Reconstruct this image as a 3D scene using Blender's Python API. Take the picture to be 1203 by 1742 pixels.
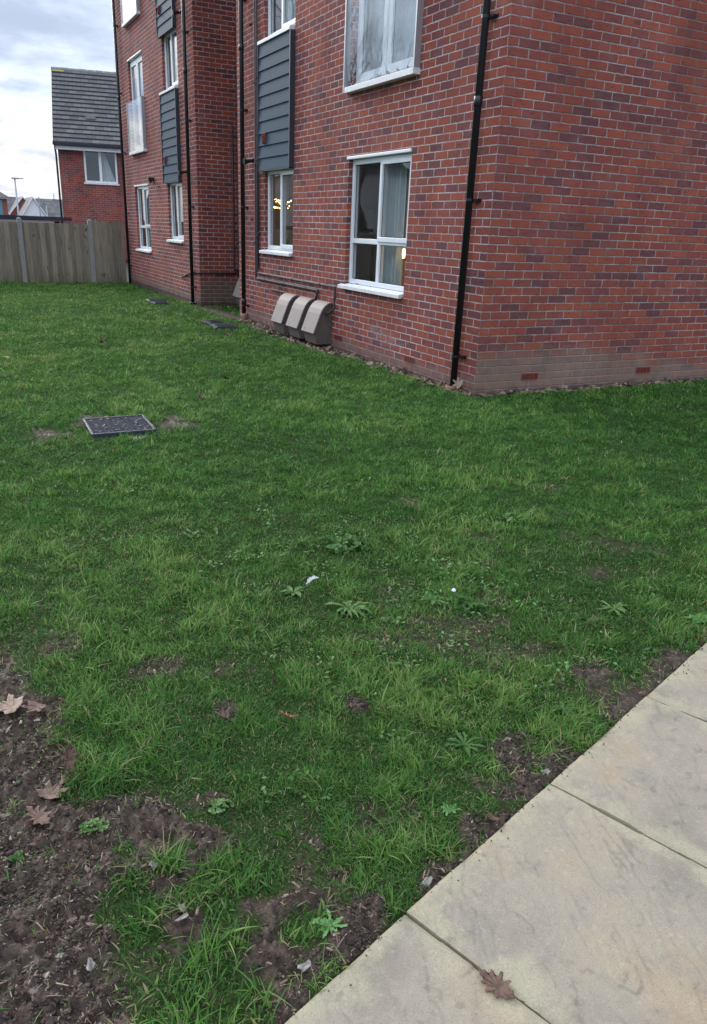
import bpy, math, random
import numpy as np
from mathutils import Vector, Matrix
R = math.radians
random.seed(7); rng = np.random.default_rng(7)
scene = bpy.context.scene
for o in list(bpy.data.objects): bpy.data.objects.remove(o)
COL = scene.collection

# ---------------------------------------------------------------- camera
F, YAW, PIT, ROL = 1315.665, 1.09764185, 0.374761191, 0.0392832509
CX, CY, CZ = -4.55519424, -6.20834687, 1.43185600
PPX, PPY = -17.677, 36.522
fw = Vector((math.cos(YAW)*math.cos(PIT), math.sin(YAW)*math.cos(PIT), -math.sin(PIT)))
rt0 = Vector((math.sin(YAW), -math.cos(YAW), 0)); up0 = rt0.cross(fw)
rt = rt0*math.cos(ROL) + up0*math.sin(ROL); up = -rt0*math.sin(ROL) + up0*math.cos(ROL)
cam_d = bpy.data.cameras.new('camera'); cam = bpy.data.objects.new('camera', cam_d); COL.objects.link(cam)
cam.matrix_world = Matrix(((rt.x, up.x, -fw.x, CX), (rt.y, up.y, -fw.y, CY), (rt.z, up.z, -fw.z, CZ), (0, 0, 0, 1)))
cam_d.sensor_fit = 'VERTICAL'; cam_d.sensor_height = 36; cam_d.sensor_width = 24.86
cam_d.lens = F/1742*36
cam_d.shift_x = -PPX/1742; cam_d.shift_y = PPY/1742
cam_d.clip_start = .05; cam_d.clip_end = 3000
scene.camera = cam
scene.render.resolution_x = 707; scene.render.resolution_y = 1024

# ---------------------------------------------------------------- node helper
class NT:
    def __init__(s, tree): s.t = tree; s.n = tree.nodes; s.l = tree.links
    def N(s, typ, ins=None, **kw):
        n = s.n.new(typ)
        for k, v in kw.items(): setattr(n, k, v)
        if ins:
            for k, v in ins.items():
                sk = n.inputs[k]
                if isinstance(v, bpy.types.NodeSocket): s.l.new(v, sk)
                else: sk.default_value = v
        return n
    def M(s, op, a, b=0.0, c=0.0, clamp=False):
        n = s.N('ShaderNodeMath', {0: a, 1: b, 2: c}, operation=op); n.use_clamp = clamp
        return n.outputs[0]
    def mix(s, f, a, b, bt='MIX'):
        n = s.n.new('ShaderNodeMix'); n.data_type = 'RGBA'; n.blend_type = bt; n.clamp_factor = True
        for i, v in ((0, f), (6, a), (7, b)):
            if isinstance(v, bpy.types.NodeSocket): s.l.new(v, n.inputs[i])
            else: n.inputs[i].default_value = (v if i == 0 or len(v) == 4 else (*v, 1))
        return n.outputs[2]
    def noise(s, vec, scale, detail=3.0, rough=.55, dim='3D'):
        n = s.N('ShaderNodeTexNoise', {'Scale': scale, 'Detail': detail, 'Roughness': rough}, noise_dimensions=dim)
        if vec is not None: s.l.new(vec, n.inputs['Vector'])
        return n.outputs[0]
    def step(s, v, a, b):
        n = s.N('ShaderNodeMapRange', {0: v, 1: a, 2: b, 3: 0.0, 4: 1.0}, interpolation_type='SMOOTHSTEP')
        return n.outputs[0]
    def ramp(s, v, stops):
        n = s.n.new('ShaderNodeValToRGB'); s.l.new(v, n.inputs[0]); e = n.color_ramp.elements
        while len(e) > 1: e.remove(e[-1])
        e[0].position = stops[0][0]; e[0].color = (*stops[0][1], 1)
        for p, c in stops[1:]:
            q = e.new(p); q.color = (*c, 1)
        return n.outputs[0]
    def vec(s, x, y, z=0.0): return s.N('ShaderNodeCombineXYZ', {0: x, 1: y, 2: z}).outputs[0]
    def vmul(s, v, k): return s.N('ShaderNodeVectorMath', {0: v, 1: k}, operation='MULTIPLY').outputs[0]
    def bump(s, h, dist, strength=1.0):
        return s.N('ShaderNodeBump', {'Height': h, 'Distance': dist, 'Strength': strength}).outputs[0]

def newmat(name):
    m = bpy.data.materials.new(name); m.use_nodes = True
    t = NT(m.node_tree); b = m.node_tree.nodes['Principled BSDF']
    return m, t, b
def setp(t, b, **kw):
    names = {'color': 'Base Color', 'rough': 'Roughness', 'metal': 'Metallic', 'spec': 'Specular IOR Level', 'normal': 'Normal',
             'emit': 'Emission Color', 'es': 'Emission Strength', 'alpha': 'Alpha', 'trans': 'Transmission Weight', 'coat': 'Coat Weight'}
    for k, v in kw.items():
        sk = b.inputs[names[k]]
        if isinstance(v, bpy.types.NodeSocket): t.l.new(v, sk)
        else: sk.default_value = (*v, 1) if isinstance(v, tuple) and len(v) == 3 else v
def coords(t, kind='Object'): return t.N('ShaderNodeTexCoord').outputs[kind]

# ---------------------------------------------------------------- world + sun
SUN_AZ = R(100); SUN_EL = R(22)
w = bpy.data.worlds.new('World'); scene.world = w; w.use_nodes = True
t = NT(w.node_tree); bg = w.node_tree.nodes['Background']
d = coords(t, 'Generated')
sky = t.N('ShaderNodeTexSky', sky_type='NISHITA', sun_disc=False, sun_elevation=SUN_EL, sun_rotation=R(90)-SUN_AZ)
sx = t.N('ShaderNodeSeparateXYZ', {0: d}); dx, dy, dz = sx.outputs
zz = t.M('ADD', t.M('MAXIMUM', dz, 0.0), .16)
cp = t.vec(t.M('DIVIDE', dx, zz), t.M('DIVIDE', dy, zz), 3.7)
n1 = t.noise(cp, 1.1, 7, .55); n2 = t.noise(cp, .45, 4, .5)
cover = t.step(t.M('ADD', t.M('MULTIPLY', n1, .5), t.M('MULTIPLY', n2, .5)), .40, .56)
shade = t.step(n1, .38, .66)
el = t.step(dz, .18, .78)
# cloud radiance relative to the sky node (world strength is .1)
cl = t.mix(shade, (2.80, 3.22, 3.92), (1.95, 2.32, 3.02))
cl = t.mix(1.0, cl, t.mix(el, (1.0, 1.0, 1.0), (4.6, 4.15, 3.6)), 'MULTIPLY')
clear = t.mix(.75, sky.outputs[0], (2.4, 3.15, 4.5))
base = t.mix(cover, clear, cl)
# bright cloud band low down towards the hidden sun
sd = (math.cos(SUN_AZ)*math.cos(R(5)), math.sin(SUN_AZ)*math.cos(R(5)), math.sin(R(5)))
dot = t.N('ShaderNodeVectorMath', {0: d, 1: sd}, operation='DOT_PRODUCT').outputs['Value']
glow = t.M('MULTIPLY', t.step(dot, .90, .998), t.M('SUBTRACT', 1.0, t.step(t.M('ADD', dz, t.M('MULTIPLY', t.M('SUBTRACT', n1, .5), .10)), .055, .125)))
puff = t.noise(cp, 2.3, 6, .6)
gcol = t.mix(t.step(puff, .50, .66), (4.3, 4.0, 3.6), (2.7, 2.9, 3.25))
base = t.mix(t.M('MULTIPLY', glow, .95), base, gcol)
t.l.new(base, bg.inputs[0]); bg.inputs[1].default_value = .1
sl = bpy.data.lights.new('sun', 'SUN'); sl.energy = .8; sl.angle = R(16); sl.color = (1, .95, .88)
so = bpy.data.objects.new('sun', sl); COL.objects.link(so)
so.rotation_euler = Vector((math.cos(SUN_AZ)*math.cos(SUN_EL), math.sin(SUN_AZ)*math.cos(SUN_EL), math.sin(SUN_EL))).to_track_quat('Z', 'Y').to_euler()
so.location = (0, 0, 20)
scene.view_settings.view_transform = 'Standard'; scene.view_settings.look = 'None'
scene.view_settings.exposure = 1.5; scene.view_settings.gamma = 1
scene.render.engine = 'CYCLES'

# ---------------------------------------------------------------- mesh builder
class MB:
    def __init__(s): s.v = []; s.f = []; s.uv = []; s.mi = []
    def add(s, vs, fs, uvs=None, mi=0):
        o = len(s.v); s.v += [tuple(v) for v in vs]
        for i, f in enumerate(fs):
            s.f.append([o+k for k in f]); s.mi.append(mi)
            s.uv.append(uvs[i] if uvs else None)
    def quad(s, a, b, c, d, uv=None, mi=0): s.add([a, b, c, d], [(0, 1, 2, 3)], [uv] if uv else None, mi)
    def box(s, a, b, mi=0):
        x0, y0, z0 = [min(p, q) for p, q in zip(a, b)]; x1, y1, z1 = [max(p, q) for p, q in zip(a, b)]
        s.add([(x0,y0,z0),(x1,y0,z0),(x1,y1,z0),(x0,y1,z0),(x0,y0,z1),(x1,y0,z1),(x1,y1,z1),(x0,y1,z1)],
              [(0,3,2,1),(4,5,6,7),(0,1,5,4),(1,2,6,5),(2,3,7,6),(3,0,4,7)], None, mi)
    def tube(s, pts, r, n=10, cap=True, mi=0):
        pts = [Vector(p) for p in pts]; k = len(pts); rs = r if isinstance(r, (list, tuple)) else [r]*k
        vs = []; ref = None
        for i, p in enumerate(pts):
            dr = (pts[min(i+1, k-1)]-pts[max(i-1, 0)]).normalized()
            if ref is None: ref = dr.orthogonal().normalized()
            ref = (ref-dr*ref.dot(dr)).normalized(); bb = dr.cross(ref)
            for j in range(n):
                a = 2*math.pi*j/n; vs.append(p+(ref*math.cos(a)+bb*math.sin(a))*rs[i])
        fs = [(i*n+j, i*n+(j+1) % n, (i+1)*n+(j+1) % n, (i+1)*n+j) for i in range(k-1) for j in range(n)]
        if cap: fs += [tuple(range(n))[::-1], tuple((k-1)*n+j for j in range(n))]
        s.add(vs, fs, None, mi)
    def extrude_y(s, prof, y0, y1, mi=0):      # closed profile of (x,z)
        n = len(prof); vs = [(x, y0, z) for x, z in prof]+[(x, y1, z) for x, z in prof]
        s.add(vs, [tuple(range(n)), tuple(range(2*n-1, n-1, -1))]+[(i, n+i, n+(i+1) % n, (i+1) % n) for i in range(n)], None, mi)
    def build(s, name, mat=None, parent=None, smooth=False, bevel=0):
        me = bpy.data.meshes.new(name); me.from_pydata(s.v, [], s.f)
        if any(u is not None for u in s.uv):
            ul = me.uv_layers.new(name='UVMap'); k = 0
            for f, u in zip(s.f, s.uv):
                for j in range(len(f)):
                    if u: ul.data[k].uv = u[j]
                    k += 1
        mats = mat if isinstance(mat, (list, tuple)) else [mat]
        for m in mats:
            if m: me.materials.append(m)
        me.polygons.foreach_set('material_index', s.mi)
        if smooth: me.polygons.foreach_set('use_smooth', [True]*len(me.polygons))
        me.update()
        o = bpy.data.objects.new(name, me); COL.objects.link(o)
        if parent: o.parent = parent
        if bevel:
            b = o.modifiers.new('bevel', 'BEVEL'); b.width = bevel; b.segments = 2; b.limit_method = 'ANGLE'; b.angle_limit = R(40)
        return o
def tag(o, label=None, cat=None, group=None, kind=None):
    if label: o['label'] = label
    if cat: o['category'] = cat
    if group: o['group'] = group
    if kind: o['kind'] = kind
    return o
def thing(name, label, cat, loc=(0, 0, 0), group=None):
    o = bpy.data.objects.new(name, None); COL.objects.link(o); o.location = loc; o.empty_display_size = .1
    return tag(o, label, cat, group)
def np_mesh(name, V, Fq, mat, attr=None, parent=None, ft=None, smooth=True):
    """V (n,3) float, Fq (m,k) int faces of equal size, ft optional triangles"""
    me = bpy.data.meshes.new(name); k = Fq.shape[1]
    nl = Fq.size + (ft.size if ft is not None else 0)
    nf = len(Fq) + (len(ft) if ft is not None else 0)
    me.vertices.add(len(V)); me.vertices.foreach_set('co', np.ascontiguousarray(V, np.float32).ravel())
    li = Fq.ravel(); tot = np.full(len(Fq), k)
    if ft is not None: li = np.concatenate([li, ft.ravel()]); tot = np.concatenate([tot, np.full(len(ft), 3)])
    me.loops.add(nl); me.loops.foreach_set('vertex_index', li.astype(np.int32))
    me.polygons.add(nf); st = np.concatenate([[0], np.cumsum(tot)[:-1]])
    me.polygons.foreach_set('loop_start', st.astype(np.int32)); me.polygons.foreach_set('loop_total', tot.astype(np.int32))
    if smooth: me.polygons.foreach_set('use_smooth', np.ones(nf, bool))
    if attr:
        for an, av in attr.items():
            a = me.attributes.new(an, 'FLOAT', 'POINT'); a.data.foreach_set('value', np.ascontiguousarray(av, np.float32))
    me.materials.append(mat); me.update(calc_edges=True)
    o = bpy.data.objects.new(name, me); COL.objects.link(o)
    if parent: o.parent = parent
    return o

# ---------------------------------------------------------------- numpy noise and the ground's layout
def vnoise(x, y, seed=0):
    xi = np.floor(x).astype(np.int64); yi = np.floor(y).astype(np.int64); fx = x-xi; fy = y-yi
    fx = fx*fx*(3-2*fx); fy = fy*fy*(3-2*fy)
    def h(a, b):
        q = (a*374761393 + b*668265263 + seed*1442695041) & 0xffffffff
        q = ((q ^ (q >> 13))*1274126177) & 0xffffffff
        return ((q ^ (q >> 16)) & 0xffff)/65535.0
    return (h(xi, yi)*(1-fx)+h(xi+1, yi)*fx)*(1-fy)+(h(xi, yi+1)*(1-fx)+h(xi+1, yi+1)*fx)*fy
def fbm(x, y, sc, octv=4, seed=0, g=.5):
    a = 1; s = 0; tt = 0
    for i in range(octv):
        s += a*vnoise(x*sc, y*sc, seed+i*17); tt += a; a *= g; sc *= 2.03
    return s/tt
def sm(v, a, b):
    q = np.clip((v-a)/(b-a), 0, 1); return q*q*(3-2*q)
PE = np.array([-4.137, -5.219]); PD = np.array([.9406, .3398]); PN = np.array([-.3398, .9406])
def path_dist(x, y): return (x-PE[0])*PN[0]+(y-PE[1])*PN[1]        # >0 on the lawn side
def path_along(x, y): return (x-PE[0])*PD[0]+(y-PE[1])*PD[1]
dirt_line = np.array([(-5.6,-3.25),(-4.532,-3.395),(-4.418,-3.667),(-4.362,-3.96),(-4.37,-4.244),(-4.30,-4.428),(-4.124,-4.541),(-4.072,-4.729),(-3.798,-4.978),(-3.747,-5.059),(-3.60,-5.4),(-6,-7.5),(-8,-5)])
def poly_sd(x, y, P):
    inside = np.zeros(x.shape, bool); dm = np.full(x.shape, 1e9)
    for i in range(len(P)):
        a = P[i]; b = P[(i+1) % len(P)]
        c = ((a[1] > y) != (b[1] > y)) & (x < (b[0]-a[0])*(y-a[1])/((b[1]-a[1]) or 1e-9)+a[0]); inside ^= c
        ab = b-a; tt = np.clip(((x-a[0])*ab[0]+(y-a[1])*ab[1])/(ab@ab), 0, 1)
        dm = np.minimum(dm, np.hypot(x-a[0]-tt*ab[0], y-a[1]-tt*ab[1]))
    return np.where(inside, dm, -dm)
PATCH = [(-2.623,-4.467,.16),(-3.195,-4.728,.11),(-2.891,-4.077,.14),(-3.504,-4.273,.06),(-4.10,-4.60,.13),(-3.862,-4.845,.10),(-3.93,-.33,.22),(-3.08,-.25,.25),(-3.6,-.02,.2),
         (-4.035,-3.785,.08),(-2.29,-2.568,.12),(-2.45,-3.6,.10),(-1.9,-3.8,.14),(-3.75,-3.95,.05),(-3.45,-4.55,.06),(-2.2,-3.2,.1),(-4.3,-3.5,.12),(-3.9,-4.15,.05),(-1.3,-2.6,.12)]
TUFT = [(-4.372,-4.80,.075),(-4.35,-4.87,.06),(-4.24,-5.03,.10),(-4.32,-5.12,.10),(-4.20,-5.12,.08),(-4.00,-5.03,.07),(-4.044,-4.867,.06),(-4.24,-4.72,.04),(-4.10,-4.76,.05),(-4.17,-4.90,.05),(-4.33,-4.62,.03),(-4.44,-4.35,.03),(-4.30,-4.35,.06)]
def bare(x, y):
    """1 where the soil is bare, 0 in full lawn"""
    n = fbm(x, y, 9, 4, 3)-.5; n2 = fbm(x, y, 2.2, 3, 9)-.5
    b = sm(poly_sd(x, y, dirt_line)+n*.22, -.05, .07)
    pd = path_dist(x, y); b = np.maximum(b, 1-sm(pd+n*.13+n2*.08, .045, .13))
    for (a, c, r) in PATCH:
        b = np.maximum(b, (.93 if c > -2 or r < .07 or path_dist(a, c) < .35 else .66)*(1-sm(np.hypot(x-a, y-c)+n*r*2.2, r*.30, r*1.15)))
    # strip along the walls
    dw = np.where((x > -1) & (y > -1), np.maximum(np.where(y < 7, -x, 9), -99), 9)
    dw = np.where(y < 0, np.where(x > 0, -y, np.hypot(np.minimum(x, 0), y)), np.abs(x)*(1+.0*y))
    dw = np.where(y > 9, dw+.09, dw)
    dw = dw-.13*sm(y, 2.3, 3.0)*(1-sm(y, 5.2, 6.0))
    strip = np.where(y > -1.2, 1-sm(dw+n*.10, .05+.03*np.clip((y-1)/2, 0, 1.3), .14+.05*np.clip((y-1)/2, 0, 1)), 0)
    b = np.maximum(b, strip)
    wn = fbm(x, y, 3.1, 4, 41)                          # worn thin spots in the near lawn
    b = np.maximum(b, .50*sm(wn, .60, .72)*sm(-y, 2.2, 4.0))
    b = b*(1-.80*sm(fbm(x, y, 8.5, 3, 71), .52, .62)*sm(x, -4.50, -4.36)*(y < -2))
    for (a, c, r) in TUFT:
        b = b*(.06+.94*sm(np.hypot(x-a, y-c)+n*r*.9, r*.45, r*1.1))
    return np.clip(b, 0, 1)
def gz(x, y):
    z = -.045-.0055*np.clip(y, 0, 18)-.0*x
    z = z+.018*(fbm(x, y, .7, 3, 5)-.5)
    pd = path_dist(x, y)
    z = z-.03*(1-sm(pd, -.03, .02))
    z = np.where(y > 30, z-.35*sm(y, 30, 45), z)
    return z
def near_relief(x, y, b):
    c = fbm(x, y, 22, 5, 11, .6)-.5; c2 = fbm(x, y, 75, 3, 23, .6)-.5
    rg = np.abs(fbm(x, y, 34, 3, 31)-.5)*2
    return (b*.85+.15*(x < 2)*(y < 0)*(x > -6))*(.055*c+.026*c2+.018*(.5-rg))*sm(path_dist(x, y), 0, .05)
def ax(lo, fine0, fine1, hi, step, g=1.12):
    a = list(np.arange(fine0, fine1, step)); s = step; v = a[-1]
    while v < hi: s *= g; v += s; a.append(v)
    s = step; v = a[0]; L = []
    while v > lo: s *= g; v -= s; L.append(v)
    return np.array(L[::-1]+a)
gx = ax(-900, -4.78, -2.7, 900, .0075, 1.06); gy = ax(-900, -5.35, -3.5, 1500, .0085, 1.06)
GX, GY = np.meshgrid(gx, gy); BR = bare(GX, GY)
GZ = gz(GX, GY)+near_relief(GX, GY, BR)
V = np.stack([GX.ravel(), GY.ravel(), GZ.ravel()], 1); nx, ny = len(gx), len(gy)
ii = (np.arange(ny-1)[:, None]*nx+np.arange(nx-1)[None, :]).ravel()
Fq = np.stack([ii, ii+1, ii+nx+1, ii+nx], 1)

# ---------------------------------------------------------------- materials
def mat_ground():
    m, t, b = newmat('soil_and_turf'); c = coords(t)
    a = t.N('ShaderNodeAttribute', attribute_name='bare').outputs['Fac']
    n = t.noise(c, 30, 6, .65); n3 = t.noise(c, 5, 4, .6); nf = t.noise(c, 160, 4, .6)
    soil = t.ramp(n, [(.32, (.016, .010, .008)), (.5, (.060, .040, .029)), (.66, (.140, .097, .070))])
    soil = t.mix(t.M('MULTIPLY', t.step(n3, .52, .68), .7), soil, (.070, .047, .035))
    turf = t.ramp(t.noise(c, 110, 6, .75), [(.36, (.010, .014, .006)), (.48, (.024, .045, .012)), (.58, (.045, .075, .020)), (.72, (.11, .11, .05))])
    far = t.step(t.N('ShaderNodeSeparateXYZ', {0: c}).outputs[1], 16.2, 16.6)
    turf = t.mix(far, turf, (.10, .10, .10))
    col = t.mix(a, turf, soil)
    wet = t.step(t.noise(c, 12, 3), .45, .65)
    h = t.M('ADD', n, t.M('MULTIPLY', nf, .35))
    wet = t.M('MULTIPLY', wet, a)
    setp(t, b, color=col, rough=t.N('ShaderNodeMapRange', {0: wet, 3: .95, 4: .52}).outputs[0], spec=t.M('ADD', .05, t.M('MULTIPLY', a, .25)), normal=t.bump(h, .012, .9))
    return m
def simple(name, col, rough=.5, spec=.5, var=.12, nscale=20, metal=0, bumpd=0):
    m, t, b = newmat(name); c = coords(t)
    n = t.noise(c, nscale, 5, .6)
    k = t.N('ShaderNodeMapRange', {0: n, 1: .3, 2: .7, 3: 1-var, 4: 1+var}).outputs[0]
    cc = t.N('ShaderNodeVectorMath', {0: col, 1: t.vec(k, k, k)}, operation='MULTIPLY').outputs[0]
    setp(t, b, color=cc, rough=rough, spec=spec, metal=metal)
    if bumpd: setp(t, b, normal=t.bump(n, bumpd))
    return m
def mat_brick(name, shift=0.0, stain_h=.15, stain_col=(.17, .13, .11), mort=(.55, .475, .475), mort2=(.34, .26, .26), dull=0.0, bloom=None, bright=1.0):
    m, t, b = newmat(name); uv = t.N('ShaderNodeUVMap', uv_map='UVMap').outputs[0]; pos = t.N('ShaderNodeNewGeometry').outputs['Position']
    s0 = t.N('ShaderNodeSeparateXYZ', {0: uv}); 
    dn = t.N('ShaderNodeTexNoise', {'Scale': 22.0, 'Detail': 2.0, 'Vector': uv}, noise_dimensions='2D').outputs['Color']
    dn = t.N('ShaderNodeSeparateXYZ', {0: dn})
    U = t.M('ADD', t.M('ADD', s0.outputs[0], shift), t.M('MULTIPLY', t.M('SUBTRACT', dn.outputs[0], .5), .012))
    Vv = t.M('ADD', s0.outputs[1], t.M('MULTIPLY', t.M('SUBTRACT', dn.outputs[1], .5), .009))
    vr = t.M('DIVIDE', Vv, .075); row = t.M('FLOOR', vr); par = t.M('FLOORED_MODULO', row, 2.0)
    rj = t.N('ShaderNodeTexWhiteNoise', {'W': row}, noise_dimensions='1D').outputs[0]
    U = t.M('ADD', U, t.M('MULTIPLY', t.M('SUBTRACT', rj, .5), .012))
    u2 = t.M('DIVIDE', t.M('ADD', U, t.M('MULTIPLY', t.M('SUBTRACT', 1.0, par), .1125)), .225)
    col_ = t.M('FLOOR', u2); fu = t.M('FRACT', u2); fv = t.M('FRACT', vr)
    du = t.M('MULTIPLY', t.M('MINIMUM', fu, t.M('SUBTRACT', 1.0, fu)), .225)
    dv = t.M('MULTIPLY', t.M('MINIMUM', fv, t.M('SUBTRACT', 1.0, fv)), .075)
    dd = t.M('MINIMUM', du, dv); face = t.step(dd, .0040, .0078)
    wn = t.N('ShaderNodeTexWhiteNoise', {'Vector': t.vec(row, col_, 1.3+shift*7)}, noise_dimensions='3D')
    wv = wn.outputs['Value']; ws = t.N('ShaderNodeSeparateXYZ', {0: wn.outputs['Color']})
    bv = t.vec(t.M('ADD', t.M('MULTIPLY', U, 9.0), t.M('MULTIPLY', wv, 50.0)), t.M('ADD', t.M('MULTIPLY', Vv, 32.0), t.M('MULTIPLY', ws.outputs[1], 30.0)), 0.0)
    st = t.noise(bv, 1.0, 5, .62)
    tone = t.M('ADD', t.M('MULTIPLY', wv, .80), t.M('MULTIPLY', t.M('SUBTRACT', st, .5), .75), 0, True)
    br = t.ramp(tone, [(0.0, (.140, .060, .062)), (.12, (.190, .066, .061)), (.28, (.245, .070, .057)), (.60, (.295, .079, .053)), (.85, (.325, .090, .054)), (1.0, (.380, .135, .074))])
    fine = t.noise(t.vec(t.M('MULTIPLY', U, 60.0), t.M('MULTIPLY', Vv, 110.0)), 1.0, 4, .6)
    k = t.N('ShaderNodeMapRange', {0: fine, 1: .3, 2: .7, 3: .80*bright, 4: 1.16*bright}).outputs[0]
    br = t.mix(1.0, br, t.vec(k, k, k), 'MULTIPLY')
    crack = t.M('MULTIPLY', t.step(t.noise(bv, .8, 2, .5), .66, .70), .5)
    br = t.mix(crack, br, (.05, .03, .035))
    big = t.noise(uv, 1.1, 4, .6)
    mo = t.mix(t.step(t.M('ADD', t.M('MULTIPLY', big, .6), t.M('MULTIPLY', t.noise(uv, 14, 3), .4)), .40, .62), mort2, mort)
    # thin lime haze over brick faces in places
    hz = t.M('MULTIPLY', t.step(t.noise(uv, 2.4, 5, .65), .50, .74), .16)
    br = t.mix(hz, br, (.30, .25, .26))
    col = t.mix(face, mo, br)
    if dull: col = t.mix(dull, col, (.16, .10, .10))
    z = t.N('ShaderNodeSeparateXYZ', {0: pos}); zp = z.outputs[2]
    # splashed, silted courses near the ground
    sn = t.M('MULTIPLY', t.M('SUBTRACT', t.noise(uv, 3.5, 4, .6), .5), .34)
    along = t.M('MULTIPLY', t.step(z.outputs[0], 1.2, 3.2), -.22) if shift else 0.0
    hh = t.M('ADD', t.M('ADD', zp, sn), t.M('MULTIPLY', along, -1.0) if shift else 0.0)
    sf = t.M('SUBTRACT', 1.0, t.step(hh, stain_h*.62, stain_h*1.12)) if stain_h > 0 else 0.0
    sc = t.mix(t.noise(uv, 9, 4), tuple(v*.62 for v in stain_col), tuple(v*1.35 for v in stain_col))
    jl = t.mix(face, (.25, .20, .17), sc)
    col = t.mix(t.M('MULTIPLY', sf, .80), col, jl)
    # dark wet line just above the soil
    df = t.M('SUBTRACT', 1.0, t.step(t.M('ADD', zp, t.M('MULTIPLY', t.M('SUBTRACT', t.noise(uv, 5, 4), .5), .16)), -.05, .03))
    col = t.mix(t.M('MULTIPLY', df, .75), col, (.055, .040, .034))
    if bloom:
        for (bu, bw, ru, rv) in bloom:
            q = t.M('SQRT', t.M('ADD', t.M('POWER', t.M('DIVIDE', t.M('SUBTRACT', s0.outputs[0], bu), ru), 2.0), t.M('POWER', t.M('DIVIDE', t.M('SUBTRACT', s0.outputs[1], bw), rv), 2.0)))
            q = t.M('MULTIPLY', t.M('SUBTRACT', 1.0, t.step(q, .2, 1.0)), t.step(t.noise(uv, 40, 4, .7), .45, .65))
            col = t.mix(t.M('MULTIPLY', q, .55), col, (.48, .44, .45))
    h = t.M('ADD', t.M('MULTIPLY', face, 1.0), t.M('MULTIPLY', t.M('ADD', fine, t.M('MULTIPLY', st, .8)), .30))
    dmp = t.N('ShaderNodeMapRange', {0: t.noise(t.vec(t.M('MULTIPLY', s0.outputs[0], 1.3), t.M('MULTIPLY', s0.outputs[1], .45)), 1.0, 5, .62), 1: .35, 2: .65, 3: .84, 4: 1.10}).outputs[0]
    col = t.mix(1.0, col, t.vec(dmp, dmp, dmp), 'MULTIPLY')
    setp(t, b, color=col, rough=.88, spec=.12, normal=t.bump(h, .0065, 1.0))
    return m
M_ = {}
M_['ground'] = mat_ground()
M_['brickL'] = mat_brick('red_brick_long_wall', 0.0, .13, (.20, .125, .105), bloom=[(1.75, .26, .5, .13), (2.05, .33, .25, .10), (4.9, 2.6, .35, .12)])
M_['brickR'] = mat_brick('red_brick_end_wall', .1125,   .40, (.215, .160, .125), mort=(.40, .325, .305), mort2=(.22, .15, .135), bright=.98)
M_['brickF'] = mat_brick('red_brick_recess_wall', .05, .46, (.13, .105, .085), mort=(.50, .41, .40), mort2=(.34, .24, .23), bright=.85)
M_['brickH'] = mat_brick('red_brick_neighbour', .0, -3, mort=(.36, .29, .29), mort2=(.24, .18, .18))
M_['upvc'] = simple('white_window_plastic', (.77, .80, .82), .32, .5, .05, 9)
M_['sillm'] = simple('white_sill_weathered', (.72, .73, .74), .45, .4, .16, 26)
M_['pipe'] = simple('black_pipe_plastic', (.012, .013, .017), .34, .5, .25, 30)
M_['cable'] = simple('grey_brown_conduit', (.050, .038, .043), .65, .3, .2, 40)
M_['clad'] = simple('grey_blue_board', (.038, .070, .104), .7, .12, .10, 14, bumpd=.0008)
M_['cladtrim'] = simple('dark_grey_trim', (.036, .042, .060), .55, .4, .1, 14)
M_['terra'] = simple('terracotta_red', (.22, .052, .036), .8, .2, .25, 60)
M_['terrapot'] = simple('weathered_clay_collar', (.30, .165, .13), .8, .2, .25, 40)
M_['dark'] = simple('dark_void', (.012, .012, .013), .8, .1)
M_['box'] = simple('taupe_meter_body', (.115, .094, .082), .7, .25, .14, 18, bumpd=.0008)
M_['lid'] = simple('taupe_meter_lid', (.27, .225, .205), .62, .25, .10, 12, bumpd=.0006)
M_['alu'] = simple('brushed_rail', (.42, .43, .45), .4, .5, .06, 20, metal=.5)
M_['concrete'] = simple('concrete_post', (.27, .27, .26), .85, .25, .2, 25, bumpd=.002)
M_['white'] = simple('white_render', (.70, .71, .72), .7, .3, .06, 3)
M_['render'] = simple('grey_render', (.46, .45, .43), .8, .2, .1, 1.2)
M_['teal'] = simple('teal_board', (.13, .25, .30), .6, .3, .05, 3)
M_['brickfar'] = simple('brick_far', (.27, .095, .075), .9, .2, .12, 2)
M_['lampm'] = simple('galvanised_steel', (.34, .37, .40), .45, .5, .08, 6, metal=.3)
M_['felt_and_shade'] = simple('dark_roof_edge_and_shade', (.030, .034, .046), .7, .3, .2, 8)
M_['roomwall'] = simple('room_paint', (.70, .66, .60), .8, .2, .03, 2)
M_['roomfloor'] = simple('room_carpet', (.16, .13, .11), .9, .1, .1, 20)
M_['net'] = simple('white_curtain', (.40, .45, .46), .9, .1, .10, 8)
M_['woodint'] = simple('warm_timber_and_lit_strip', (.55, .27, .09), .5, .4, .1, 12)
M_['green'] = simple('houseplant_green', (.03, .08, .03), .5, .4, .3, 20)
M_['rubber'] = simple('black_cover_plastic', (.028, .034, .045), .45, .5, .3, 40, bumpd=.001)
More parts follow.
